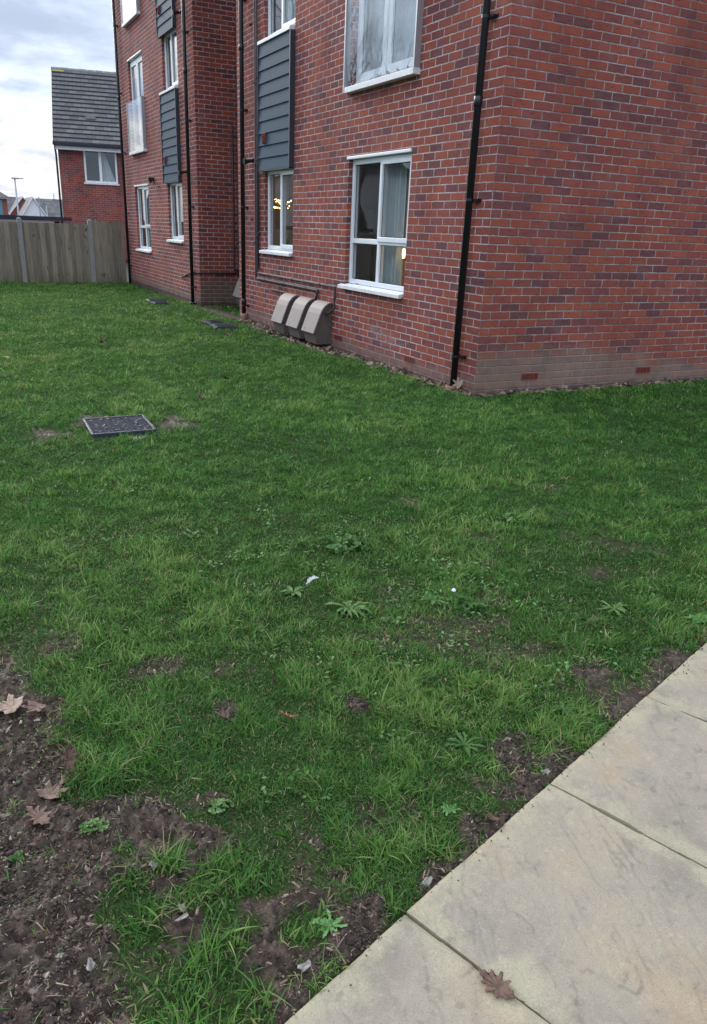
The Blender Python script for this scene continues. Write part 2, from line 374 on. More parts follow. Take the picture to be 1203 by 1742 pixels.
def mat_glass(kf=1.0):
    m, t, b = newmat('window_glass'); t.n.remove(b); out = t.n['Material Output']
    c = coords(t); nb = t.bump(t.noise(c, .9, 1), .004, .25)
    ge = t.N('ShaderNodeNewGeometry'); co = t.M('ABSOLUTE', t.N('ShaderNodeVectorMath', {0: ge.outputs['Incoming'], 1: nb}, operation='DOT_PRODUCT').outputs['Value'])
    f = t.M('ADD', .045, t.M('MULTIPLY', .955, t.M('POWER', t.M('SUBTRACT', 1.0, co), 5.0)), 0, True)
    f = t.M('MULTIPLY', f, kf, 0, True)
    g = t.N('ShaderNodeBsdfGlossy', {'Color': (.95, .97, 1, 1), 'Roughness': .01, 'Normal': nb}).outputs[0]
    tr = t.N('ShaderNodeBsdfTransparent', {'Color': (.95, .965, .965, 1)}).outputs[0]
    mx = t.N('ShaderNodeMixShader', {0: f, 1: tr, 2: g}).outputs[0]; t.l.new(mx, out.inputs[0])
    return m
M_['glass'] = mat_glass(); M_['balglass'] = mat_glass(1.45)
def mat_emit(name, col, s):
    m, t, b = newmat(name); setp(t, b, color=col, emit=col, es=s); return m
M_['bulb'] = mat_emit('warm_bulb', (1.0, .60, .22), 7.0)
M_['shade'] = mat_emit('lit_lampshade', (1.0, .55, .18), 1.3)
def mat_wood():
    m, t, b = newmat('weathered_fence_board'); c = coords(t); s = t.N('ShaderNodeSeparateXYZ', {0: c})
    idx = t.M('FLOOR', t.M('DIVIDE', s.outputs[0], .119)); wn = t.N('ShaderNodeTexWhiteNoise', {'W': idx}, noise_dimensions='1D')
    gv = t.vec(t.M('MULTIPLY', s.outputs[0], 34.0), t.M('MULTIPLY', wn.outputs[0], 40.0), t.M('MULTIPLY', s.outputs[2], 2.2))
    g = t.noise(gv, 1.0, 6, .65)
    col = t.ramp(g, [(.25, (.155, .130, .098)), (.5, (.285, .245, .19)), (.75, (.38, .33, .26))])
    k = t.N('ShaderNodeMapRange', {0: wn.outputs[0], 3: .68, 4: 1.22}).outputs[0]
    col = t.mix(1.0, col, t.vec(k, k, k), 'MULTIPLY')
    kn = t.noise(t.vec(t.M('MULTIPLY', s.outputs[0], 12.0), wn.outputs[0], t.M('MULTIPLY', s.outputs[2], 5.0)), 1.0, 2, .4)
    col = t.mix(t.M('MULTIPLY', t.step(kn, .66, .74), .7), col, (.055, .04, .035))
    col = t.mix(t.M('MULTIPLY', t.M('SUBTRACT', 1.0, t.step(t.M('ADD', s.outputs[2], t.M('MULTIPLY', g, .5)), .15, .75)), .5), col, (.085, .095, .045))
    setp(t, b, color=col, rough=.85, spec=.2, normal=t.bump(g, .003)); return m
M_['fence'] = mat_wood()
def mat_tile():
    m, t, b = newmat('grey_concrete_roof_tile'); uv = t.N('ShaderNodeUVMap', uv_map='UVMap').outputs[0]; s = t.N('ShaderNodeSeparateXYZ', {0: uv})
    row = t.M('FLOOR', s.outputs[1]); ux = t.M('ADD', t.M('DIVIDE', s.outputs[0], .30), t.M('MULTIPLY', t.M('FLOORED_MODULO', row, 2.0), .5))
    ci = t.M('FLOOR', ux); f = t.M('FRACT', ux); e = t.M('MINIMUM', f, t.M('SUBTRACT', 1.0, f))
    wn = t.N('ShaderNodeTexWhiteNoise', {'Vector': t.vec(row, ci)}, noise_dimensions='3D').outputs[0]
    col = t.ramp(wn, [(0, (.095, .092, .092)), (.5, (.135, .130, .126)), (1, (.185, .178, .168))])
    col = t.mix(t.M('MULTIPLY', t.noise(uv, 3, 5, .6), .35), col, (.12, .115, .10))
    col = t.mix(t.M('SUBTRACT', 1.0, t.step(e, .012, .035)), col, (.05, .05, .055))
    setp(t, b, color=col, rough=.8, spec=.3); return m
M_['tile'] = mat_tile()
M_['lichen'] = simple('yellow_lichen_tile', (.42, .36, .10), .9, .2, .25, 30)
M_['ridge'] = simple('ridge_tile', (.24, .235, .23), .85, .25, .15, 8)
def mat_slab():
    m, t, b = newmat('riven_sandstone'); c = coords(t); a = t.N('ShaderNodeAttribute', attribute_name='edge').outputs['Fac']
    rn = t.N('ShaderNodeAttribute', attribute_name='rnd').outputs['Fac']
    off = t.N('ShaderNodeVectorMath', {0: c, 1: t.vec(t.M('MULTIPLY', rn, 9.0), 0.0, t.M('MULTIPLY', rn, 5.0))}, operation='ADD').outputs[0]
    n = t.noise(off, 2.4, 6, .6); n2 = t.noise(off, 11, 6, .65); n3 = t.noise(off, 60, 5, .65); n4 = t.noise(off, 260, 3, .6)
    col = t.ramp(n, [(.30, (.225, .198, .160)), (.46, (.305, .268, .214)), (.56, (.335, .290, .218)), (.68, (.350, .268, .180))])
    col = t.mix(t.M('MULTIPLY', t.step(n2, .48, .72), .42), col, (.205, .188, .168))
    cr = t.N('ShaderNodeAttribute', attribute_name='ledge_shade').outputs['Fac']
    col = t.mix(t.M('MULTIPLY', t.M('MULTIPLY', cr, t.step(t.noise(off, 9, 4, .6), .50, .66)), .42), col, (.13, .115, .095))  # dark veins at ledge steps, colour standing in for relief shading
    yl = t.M('MULTIPLY', t.M('ADD', t.M('MULTIPLY', a, .8), t.M('MULTIPLY', t.M('SUBTRACT', t.noise(off, 7, 7, .7), .5), 3.4)), 1.0, 0, True)
    col = t.mix(t.M('MULTIPLY', t.step(yl, .25, 1.0), .60), col, (.400, .370, .250))
    col = t.mix(t.M('MULTIPLY', t.step(n3, .52, .75), .35), col, (.45, .42, .355))
    col = t.mix(t.M('MULTIPLY', t.step(t.noise(off, 22, 2), .67, .72), .35), col, (.16, .14, .12))
    col = t.mix(t.M('MULTIPLY', t.step(n4, .60, .66), .50), col, (.14, .125, .10))
    grit = t.noise(off, 330, 4, .75)
    gk = t.N('ShaderNodeMapRange', {0: grit, 1: .34, 2: .66, 3: .80, 4: 1.16}).outputs[0]
    col = t.mix(1.0, col, t.vec(t.M('MULTIPLY', gk, 1.04), t.M('MULTIPLY', gk, 1.01), t.M('MULTIPLY', gk, .965)), 'MULTIPLY')
    rv = t.N('ShaderNodeTexNoise', {'Scale': 3.4, 'Detail': 5.0, 'Roughness': .55, 'Distortion': 1.3, 'Vector': off}).outputs[0]
    led = t.M('ABSOLUTE', t.M('SUBTRACT', t.M('FRACT', t.M('MULTIPLY', rv, 5.0)), .5))
    h = t.M('ADD', t.M('MULTIPLY', n3, .35), t.M('ADD', t.M('MULTIPLY', n2, .9), t.M('MULTIPLY', n4, .10)))
    setp(t, b, color=col, rough=.72, spec=.3, normal=t.bump(h, .0050, .8)); return m
M_['slab'] = mat_slab()
def mat_grass():
    m, t, b = newmat('grass_blade'); out = t.n['Material Output']
    a = t.N('ShaderNodeAttribute', attribute_name='tone').outputs['Fac']; l = t.N('ShaderNodeAttribute', attribute_name='along').outputs['Fac']
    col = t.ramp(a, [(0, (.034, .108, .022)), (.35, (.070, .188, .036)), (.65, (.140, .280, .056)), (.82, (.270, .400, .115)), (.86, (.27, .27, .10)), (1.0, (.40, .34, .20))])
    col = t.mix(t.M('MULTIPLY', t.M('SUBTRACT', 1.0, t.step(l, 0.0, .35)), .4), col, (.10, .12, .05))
    setp(t, b, color=col, rough=.55, spec=.18)
    tl = t.N('ShaderNodeBsdfTranslucent', {'Color': col}).outputs[0]
    mx = t.N('ShaderNodeMixShader', {0: .40, 1: b.outputs[0], 2: tl}).outputs[0]; t.l.new(mx, out.inputs[0]); return m
M_['grass'] = mat_grass()
def mat_weed(name, c1, c2):
    m, t, b = newmat(name); c = coords(t); out = t.n['Material Output']
    col = t.mix(t.step(t.noise(c, 40, 3), .35, .65), c1, c2); setp(t, b, color=col, rough=.5, spec=.35)
    tl = t.N('ShaderNodeBsdfTranslucent', {'Color': col}).outputs[0]
    mx = t.N('ShaderNodeMixShader', {0: .25, 1: b.outputs[0], 2: tl}).outputs[0]; t.l.new(mx, out.inputs[0]); return m
M_['weedpale'] = mat_weed('pale_green_weed', (.085, .185, .040), (.155, .255, .080))
M_['weeddark'] = mat_weed('dark_green_weed', (.045, .125, .024), (.085, .185, .042))
M_['weedbright'] = mat_weed('bright_green_weed', (.13, .30, .08), (.20, .38, .13))
def mat_leaf(name, c1, c2):
    m, t, b = newmat(name); c = coords(t)
    col = t.mix(t.step(t.noise(c, 55, 4), .35, .65), c1, c2)
    setp(t, b, color=col, rough=.65, spec=.3, normal=t.bump(t.noise(c, 90, 3), .002)); return m
M_['leafred'] = mat_leaf('damp_red_brown_leaf', (.100, .055, .040), (.175, .105, .075))
M_['leaftan'] = mat_leaf('dry_tan_leaf', (.22, .145, .10), (.36, .26, .19))
M_['leafdark'] = mat_leaf('dark_wet_leaf', (.05, .022, .016), (.10, .045, .030))
M_['leaforange'] = mat_leaf('orange_brown_leaf', (.34, .14, .07), (.42, .20, .11))
M_['stonegrey'] = mat_leaf('pale_stone', (.16, .14, .12), (.38, .35, .31))
M_['stonebrown'] = mat_leaf('brown_stone', (.16, .12, .095), (.28, .22, .18))
M_['bark'] = simple('tree_bark', (.06, .05, .042), .9, .2, .3, 12)
M_['petal'] = simple('white_petal', (.85, .85, .85), .6, .3, .03, 9)

# ---------------------------------------------------------------- ground
go = np_mesh('lawn', V, Fq, M_['ground'], {'bare': BR.ravel()}); tag(go, kind='structure')

# path of riven slabs
def build_path():
    P = MB(); pitch = .6550; depth = .90; gap = .007
    Vs, Fs, E, Rn, Cv = [], [], [], [], []; off = 0
    prng = np.random.default_rng(5)
    for rw in range(2):
        for i in range(-4, 8):
            a0 = .3785+(i-1)*pitch+gap/2+(.0 if rw == 0 else .3); a1 = a0+pitch-gap; b0 = -(rw*(depth+.01))-.0; b1 = b0-depth
            n, k = (180, 220) if (rw == 0 and 0 <= i <= 4) else (14, 18)
            A, B = np.meshgrid(np.linspace(a0, a1, n), np.linspace(b0, b1, k))
            ed = np.minimum(np.minimum(A-a0, a1-A), np.minimum(b0-B, B-b1)); seed = 50+i+rw*13
            wob = .0022*(fbm(A*1.0, B*1.0, 18, 3, seed)-.5)*(ed < .02)
            X = PE[0]+A*PD[0]+(B+wob)*PN[0]; Y = PE[1]+A*PD[1]+(B+wob)*PN[1]
            f = fbm((A+B*.8)*.45, (A-B*.8)*1.25, 4.6, 5, seed, .55); f2 = fbm(A, B, 1.3, 3, seed+3)
            q9 = f*8+.8*(f2-.5); led = (np.floor(q9)+sm(q9-np.floor(q9), .80, .97))/8
            Z = -.031+.016*(led-.5)+.006*(f2-.5)+.0030*(fbm(A, B, 24, 5, seed+5, .6)-.5)+prng.uniform(-.001, .001)-.0065*(1-sm(ed, 0, .012))
            fr_ = q9-np.floor(q9); cv = sm(fr_, .70, .86)*(1-sm(fr_, .93, .999)) if n > 50 else 0*A  # mask of the ledge steps for the painted shade veins
            v = np.stack([X.ravel(), Y.ravel(), Z.ravel()], 1)
            q = (np.arange(k-1)[:, None]*n+np.arange(n-1)[None, :]).ravel()
            fq = np.stack([q, q+n, q+n+1, q+1], 1)+off
            ring = np.concatenate([np.arange(n), np.arange(1, k)*n+n-1, (k-1)*n+np.arange(n-2, -1, -1), np.arange(k-2, 0, -1)*n])
            lo = v[ring].copy(); lo[:, 2] = -.085; m = len(ring)
            sidx = off+len(v)+np.arange(m)
            fs = np.stack([ring+off, np.roll(ring, -1)+off, np.roll(sidx, -1), sidx], 1)
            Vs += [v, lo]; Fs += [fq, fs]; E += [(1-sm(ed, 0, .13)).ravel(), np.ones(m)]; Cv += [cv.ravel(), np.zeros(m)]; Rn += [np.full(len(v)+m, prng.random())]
            off += len(v)+m
    o = np_mesh('path', np.concatenate(Vs), np.concatenate(Fs), M_['slab'], {'ledge_shade': np.concatenate(Cv), 'edge': np.concatenate(E), 'rnd': np.concatenate(Rn)})
    try: o.data.set_sharp_from_angle(angle=R(50))
    except Exception: pass
    tag(o, kind='structure')
build_path()

# ---------------------------------------------------------------- grass
def visible_pts(n, dlo, dhi):
    """random ground points in a fan in front of the viewpoint"""
    a = rng.uniform(R(26), R(98), n); r = np.sqrt(rng.uniform(dlo**2, dhi**2, n))
    return CX+r*np.cos(a), CY+r*np.sin(a), r
def grass():
    bx, by, bd = [], [], []
    rings = [(.7, 1.6, 52000), (1.6, 2.4, 46000), (2.4, 3.4, 32000), (3.4, 5, 19000), (5, 7, 12500), (7, 10, 8000), (10, 14, 4600), (14, 23, 2400)]
    for lo, hi, dens in rings:
        area = (R(98)-R(26))/2*(hi*hi-lo*lo); n = int(area*dens)
        x, y, r = visible_pts(n, lo, hi)
        x0 = np.where(y > 6.92, 9.25, 0)
        k = (~((x > -.02) & (y > -.02) & ~((y > 6.95) & (y < 9.2) & (x < .85)))) & (y < 16.0) & (path_dist(x, y) > -.004) & (x > -6.5) & (x < 8)
        # not on the drain covers
        cxx, cyy = (x+3.476), (y+.277); k &= ~((np.abs(cxx) < .25) & (np.abs(cyy) < .26))
        for (a, c, ww, hh) in COVERS: k &= ~((np.abs(x-a) < ww/2) & (np.abs(y-c) < hh/2))
        x, y, r = x[k], y[k], r[k]; b = bare(x, y)
        cl = fbm(x, y, 14, 3, 77)
        pr = np.clip((1-b)**1.2+.05+.10*sm(fbm(x, y, 16, 3, 91), .5, .62), 0, 1)*(.60+.70*sm(cl, .35, .62))*(1-.55*sm(-y, 4.6, 4.9)*(x < -3.9))
        k = rng.random(len(x)) < pr; bx.append(x[k]); by.append(y[k]); bd.append(r[k])
    x = np.concatenate(bx); y = np.concatenate(by); d = np.concatenate(bd); n = len(x)
    b = bare(x, y); cl = fbm(x, y, 14, 3, 77); big = fbm(x, y, 1.3, 3, 88); mid = fbm(x, y, 4.5, 3, 99)
    h = (.012+.023*rng.random(n)**1.4)*(.70+.9*sm(cl, .3, .7))*(.8+.5*sm(mid, .3, .7))
    long_ = rng.random(n) < .03; h = np.where(long_, h*1.6, h); h *= (1-.45*sm(b, .3, .9))
    tf = np.zeros(n, bool)
    for (a, c, r_) in TUFT: tf |= np.hypot(x-a, y-c) < r_*1.2
    h = np.where(tf, h*1.35, h)
    und = rng.random(n) < .50; h = np.where(und, rng.uniform(.006, .016, n), h)
    h *= np.where(d > 5, 1.05, 1)
    wd = (.0015+.0017*rng.random(n))*(1+np.clip(d-1.8, 0, 30)*.30)*np.where(tf, 1.35, 1)
    coarse = rng.random(n) < .10; wd = np.where(coarse, wd*1.7, wd)
    ang = rng.random(n)*2*np.pi; lean = rng.uniform(.3, 1.5, n)*(.7+.6*rng.random(n)); lean = np.where(b > .5, lean*1.35, lean)
    base_lean = (fbm(x, y, 6, 2, 123)-.5)*4*np.pi
    la = np.where(rng.random(n) < .2, base_lean, ang)
    dx, dy = np.cos(la), np.sin(la); ta = la+np.pi/2+rng.normal(0, .5, n); tx, ty = np.cos(ta), np.sin(ta)
    z0 = gz(x, y)+near_relief(x, y, b)-.002
    segs = [(0, 1.0), (.38, .95), (.74, .62), (1.0, 0)]
    Vv = []
    for s, wf in segs:
        hor = h*lean*(s**1.7)*.8; ver = h*(s-.28*lean*s*s)
        px = x+dx*hor; py = y+dy*hor; pz = z0+np.maximum(ver, .001)
        if wf: Vv += [np.stack([px-tx*wd*wf*.5, py-ty*wd*wf*.5, pz], 1), np.stack([px+tx*wd*wf*.5, py+ty*wd*wf*.5, pz], 1)]
        else: Vv += [np.stack([px, py, pz], 1)]
    Vm = np.stack(Vv, 1).reshape(-1, 3); o = np.arange(n)*7
    Q = np.concatenate([np.stack([o, o+1, o+3, o+2], 1), np.stack([o+2, o+3, o+5, o+4], 1)]); T = np.stack([o+4, o+5, o+6], 1)
    tone = .08+.52*rng.random(n)+.42*(big-.5)+.60*(cl-.5)+.45*(mid-.5)
    tone = np.where(coarse, tone+.12, tone); tone = np.clip(tone, 0, .84)
    dead = rng.random(n) < (.018+.03*(d < 4)+.20*und*(d < 4)+.20*sm(b, .25, .9)*(d < 5)+.06*sm(fbm(x, y, 7, 3, 55), .55, .72)*(d < 6))
    tone += .16*sm(d, 5, 9)*(fbm(x, y, 1.9, 3, 66))*(x < -1); tone = np.where(dead, rng.uniform(.86, 1, n), tone)
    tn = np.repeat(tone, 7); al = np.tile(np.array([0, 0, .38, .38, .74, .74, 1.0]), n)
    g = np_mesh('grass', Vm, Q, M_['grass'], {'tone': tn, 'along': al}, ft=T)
    tag(g, 'short green lawn grass with worn and straw coloured patches', 'grass', kind='stuff'); print('blades', n)
COVERS = [(-.66, 6.33, .30, .42), (-.66, 5.75, .40, .46), (-.60, 10.4, .42, .42), (-.68, 9.78, .34, .34)]
grass()

# loose soil crumbs, bark chips and straw lying on the bare ground
def crumbs():
    Vs, Fs, T = [], [], []; off = 0
    def put(n, dlo, dhi, smin, smax, flat, toneR, wallonly=False, thr=.5):
        nonlocal off
        x, y, r = visible_pts(n, dlo, dhi)
        if wallonly:
            x = -rng.uniform(.01, .34, n)*rng.random(n)**.5 ; y = rng.uniform(.0, 7.0, n)
            q = rng.random(n) < .3; q &= rng.random(n) < .35; x = np.where(q, rng.uniform(0, 3.5, n), x); y = np.where(q, rng.uniform(-.10, -.01, n), y)
        b = bare(x, y); k = (rng.random(n) < sm(b, thr-.25, thr+.3)) & (path_dist(x, y) > .006)
        if not wallonly: k &= ~((x > -.03) & (y > -.03)) & (y < 12)
        x, y, b = x[k], y[k], b[k]; n = len(x)
        if not n: return
        kk = rng.random(n) < .25+.75*sm(fbm(x, y, 5, 3, 61), .38, .55); x, y, b = x[kk], y[kk], b[kk]; n = len(x)
        s = rng.uniform(0, 1, n)**2.2*(smax-smin)+smin
        l = s*rng.uniform(1, flat, n); wv = s*rng.uniform(.45, .9, n); hh = s*rng.uniform(.25, .6, n)/max(1, flat*.45)
        a = rng.random(n)*2*np.pi; til = rng.normal(0, .3, n)
        z = gz(x, y)+near_relief(x, y, b)+hh*.25
        base = np.array([(-1,-1,-1),(1,-1,-1),(1,1,-1),(-1,1,-1),(-.8,-.8,1),(.8,-.8,1),(.8,.8,1),(-.8,.8,1)], float)
        P = base[None]*(1+rng.uniform(-.42, .42, (n, 8, 3)))*np.stack([l, wv, hh], 1)[:, None]*.5
        zz = P[:, :, 2]+P[:, :, 0]*til[:, None]
        X = x[:, None]+P[:, :, 0]*np.cos(a)[:, None]-P[:, :, 1]*np.sin(a)[:, None]; Y = y[:, None]+P[:, :, 0]*np.sin(a)[:, None]+P[:, :, 1]*np.cos(a)[:, None]
        Vs.append(np.stack([X, Y, z[:, None]+zz], 2).reshape(-1, 3))
        fb = np.array([(0,3,2,1),(4,5,6,7),(0,1,5,4),(1,2,6,5),(2,3,7,6),(3,0,4,7)])
        Fs.append((np.arange(n)[:, None, None]*8+fb[None]+off).reshape(-1, 4)); off += 8*n
        T.append(np.repeat(rng.uniform(*toneR, n), 8))
    put(70000, .8, 2.4, .0016, .009, 1.6, (0, .5))
    put(7000, .8, 3.2, .004, .016, 1.5, (0, .42))
    put(17000, .8, 3.6, .002, .009, 4.0, (.45, .95))
    put(5000, .8, 3.2, .0012, .003, 12.0, (.5, 1.0))
    put(3200, .8, 3.0, .003, .010, 2.4, (.60, 1.0))
    put(26000, .8, 2.6, .0016, .007, 2.0, (0, .6), thr=.12)
    put(15000, .8, 3.2, .0014, .004, 9.0, (.5, 1.0), thr=.10)
    put(9000, 3.0, 9, .006, .018, 3.0, (.3, .85))
    put(5200, 0, 0, .012, .06, 2.2, (.25, .9), True, .35)
    n = 160; al = rng.uniform(-.3, 2.6, n); pdn = -rng.exponential(.010, n); sz = rng.uniform(.0012, .0042, n)
    x = PE[0]+al*PD[0]+pdn*PN[0]; y = PE[1]+al*PD[1]+pdn*PN[1]; base = np.array([(-1,-1,-1),(1,-1,-1),(1,1,-1),(-1,1,-1),(-.8,-.8,1),(.8,-.8,1),(.8,.8,1),(-.8,.8,1)], float)
    P = base[None]*(1+rng.uniform(-.4, .4, (n, 8, 3)))*sz[:, None, None]*.5
    Vs.append((P+np.stack([x, y, np.full(n, -.0305)+sz*.3], 1)[:, None]).reshape(-1, 3))
    fb = np.array([(0,3,2,1),(4,5,6,7),(0,1,5,4),(1,2,6,5),(2,3,7,6),(3,0,4,7)]); Fs.append((np.arange(n)[:, None, None]*8+fb[None]+off).reshape(-1, 4)); off += 8*n; T.append(np.repeat(rng.uniform(.2, .8, n), 8))
    m, t, b = newmat('soil_crumb_and_bark'); a = t.N('ShaderNodeAttribute', attribute_name='tone').outputs['Fac']
    c = coords(t); col = t.ramp(a, [(0, (.024, .016, .013)), (.3, (.070, .046, .036)), (.45, (.12, .080, .062)), (.62, (.19, .135, .095)), (.85, (.32, .24, .165)), (1, (.50, .43, .34))])
    col = t.mix(t.M('MULTIPLY', t.noise(c, 120, 3), .45), col, (.05, .035, .03)); setp(t, b, color=col, rough=.7, spec=.3)
    o = np_mesh('soil_litter', np.concatenate(Vs), np.concatenate(Fs), m, {'tone': np.concatenate(T)}, smooth=False)
    tag(o, 'soil crumbs, bark chips and leaf scraps scattered on bare ground', 'litter', kind='stuff')
crumbs()

# ---------------------------------------------------------------- walls with openings
def wall_holes(mb, org, ud, nd, u0, u1, z0, z1, holes, depth=.12, uoff=0.0):
    """face in the plane through org, along unit ud (xy), outward normal nd; holes (ua,ub,za,zb)"""
    ud = Vector((*ud, 0)); nd = Vector((*nd, 0)); org = Vector(org)
    us = sorted({u0, u1, *[h[0] for h in holes], *[h[1] for h in holes]}); zs = sorted({z0, z1, *[h[2] for h in holes], *[h[3] for h in holes]})
    us = [u for u in us if u0 <= u <= u1]; zs = [z for z in zs if z0 <= z <= z1]
    flip = ud.cross(Vector((0, 0, 1))).dot(nd) < 0
    def P(u, z, dd=0): return org+ud*u+Vector((0, 0, z))-nd*dd
    def Q(a, b, c, d, uv):
        if flip: mb.quad(d, c, b, a, uv[::-1])
        else: mb.quad(a, b, c, d, uv)
    for i in range(len(us)-1):
        for j in range(len(zs)-1):
            a, b, c, d = us[i], us[i+1], zs[j], zs[j+1]; mu, mz = (a+b)/2, (c+d)/2
            if any(h[0] < mu < h[1] and h[2] < mz < h[3] for h in holes): continue
            Q(P(a, c), P(b, c), P(b, d), P(a, d), [(a+uoff, c), (b+uoff, c), (b+uoff, d), (a+uoff, d)])
    for a, b, c, d in holes:
        mb.quad(P(a, c), P(a, d), P(a, d, depth), P(a, c, depth), [(a, c), (a, d), (a-depth, d), (a-depth, c)])
        mb.quad(P(b, c), P(b, d), P(b, d, depth), P(b, c, depth), [(b, c), (b, d), (b+depth, d), (b+depth, c)])
        mb.quad(P(a, d), P(b, d), P(b, d, depth), P(a, d, depth), [(a, d), (b, d), (b, d+depth), (a, d+depth)])
        mb.quad(P(a, c), P(b, c), P(b, c, depth), P(a, c, depth), [(a, c), (b, c), (b, c-depth), (a, c-depth)])
FP = 2.625
YW = dict(big=(1.4625, 2.925), small=(4.6125, 5.7375), fsmall=(10.30, 11.425), fbig=(13.14, 14.55))
ZG, ZT = (.750, 2.235), (1.050, 2.235)
ZJ = lambda f: (2.925+FP*(f-1), 4.875+FP*(f-1)); ZS = lambda f: (3.825+FP*(f-1), 4.875+FP*(f-1))
ZTOP = 8.4
bld = thing('apartment_building', 'three storey red brick apartment block with white windows and grey cladding panels', 'building', (0, 0, 0))
hl = [(*YW['big'], *ZG), (*YW['small'], *ZT)]+[(*YW['big'], *ZJ(f)) for f in (1, 2)]+[(*YW['small'], *ZS(f)) for f in (1, 2)]
mb = MB(); wall_holes(mb, (0, 0, 0), (0, 1), (-1, 0), 0, 6.92, -.35, ZTOP, hl); mb.build('long_wall', M_['brickL'], bld)
mb = MB(); wall_holes(mb, (0, 0, 0), (1, 0), (0, -1), 0, 9.5, -.35, ZTOP, []); mb.build('end_wall', M_['brickR'], bld)
YF = 9.235; XR = .855; YE = 15.75
hf = [(*YW['fbig'], *ZG), (*YW['fsmall'], *ZT)]+[(*YW['fbig'], *ZJ(f)) for f in (1, 2)]+[(*YW['fsmall'], *ZS(f)) for f in (1, 2)]
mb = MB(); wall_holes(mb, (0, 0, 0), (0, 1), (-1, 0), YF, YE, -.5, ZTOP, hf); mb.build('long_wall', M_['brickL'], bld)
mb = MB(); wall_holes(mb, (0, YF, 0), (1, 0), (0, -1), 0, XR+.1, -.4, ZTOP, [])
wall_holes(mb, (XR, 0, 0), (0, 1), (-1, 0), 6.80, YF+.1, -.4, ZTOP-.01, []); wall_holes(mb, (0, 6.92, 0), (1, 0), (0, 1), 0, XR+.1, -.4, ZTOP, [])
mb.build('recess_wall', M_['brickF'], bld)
mb = MB(); wall_holes(mb, (0, YE, 0), (1, 0), (0, 1), 0, 9.5, -.6, ZTOP, []); wall_holes(mb, (9.5, 0, 0), (0, 1), (1, 0), 0, YE, -.6, ZTOP, []); mb.build('back_wall', M_['brickR'], bld)
mb = MB(); mb.box((-.25, -.25, ZTOP), (9.75, YE+.25, ZTOP+.18)); mb.build('roof', M_['felt_and_shade'], bld)

# windows: frame lies at x .055...12 of the opening
def win_frame(y0, y1, z0, z1, style, shift=0.0, X=.055):
    """frame mesh + list of panes; y0 is the jamb nearer the street"""
    f = MB(); panes = []; t_ = .055; D = .065
    def bar(a, b, c, d, x0=X, x1=X+D): f.box((x0, a, c), (x1, b, d))
    bar(y0, y1, z0, z0+t_); bar(y0, y1, z1-t_, z1); bar(y0, y0+t_, z0+t_, z1-t_); bar(y1-t_, y1, z0+t_, z1-t_)
    ym = (y0+y1)/2
    def sash(a, b, c, d, xo=.018, tt=.052):
        bar(a, b, c, c+tt, X-xo, X+.04); bar(a, b, d-tt, d, X-xo, X+.04); bar(a, a+tt, c+tt, d-tt, X-xo, X+.04); bar(b-tt, b, c+tt, d-tt, X-xo, X+.04)
        panes.append((a+tt, b-tt, c+tt, d-tt, X+.012))
    if style == 'four':
        zt = z0+.50; bar(ym-.028, ym+.028, z0+t_, z1-t_); bar(y0+t_, ym-.028, zt-.028, zt+.028); bar(ym+.028, y1-t_, zt-.028, zt+.028)
        sash(y0+.028, ym+.008, zt+.004, z1-.03)
        panes += [(ym+.028, y1-t_, zt+.028, z1-t_, X+.03), (ym+.028, y1-t_, z0+t_, zt-.028, X+.03), (y0+t_, ym-.028, z0+t_, zt-.028, X+.03)]
    elif style == 'two':
        bar(ym-.028, ym+.028, z0+t_, z1-t_); sash(y0+.028, ym+.008, z0+.03, z1-.03); panes.append((ym+.028, y1-t_, z0+t_, z1-t_, X+.03))
    elif style == 'door':
        bar(ym-.012, ym+.012, z0+t_, z1-t_, X, X+.05)
        sash(y0+t_-.01, ym-.012, z0+t_-.01, z1-t_+.01, .012, .085); sash(ym+.012, y1-t_+.01, z0+t_-.01, z1-t_+.01, .012, .085)
    return f, panes
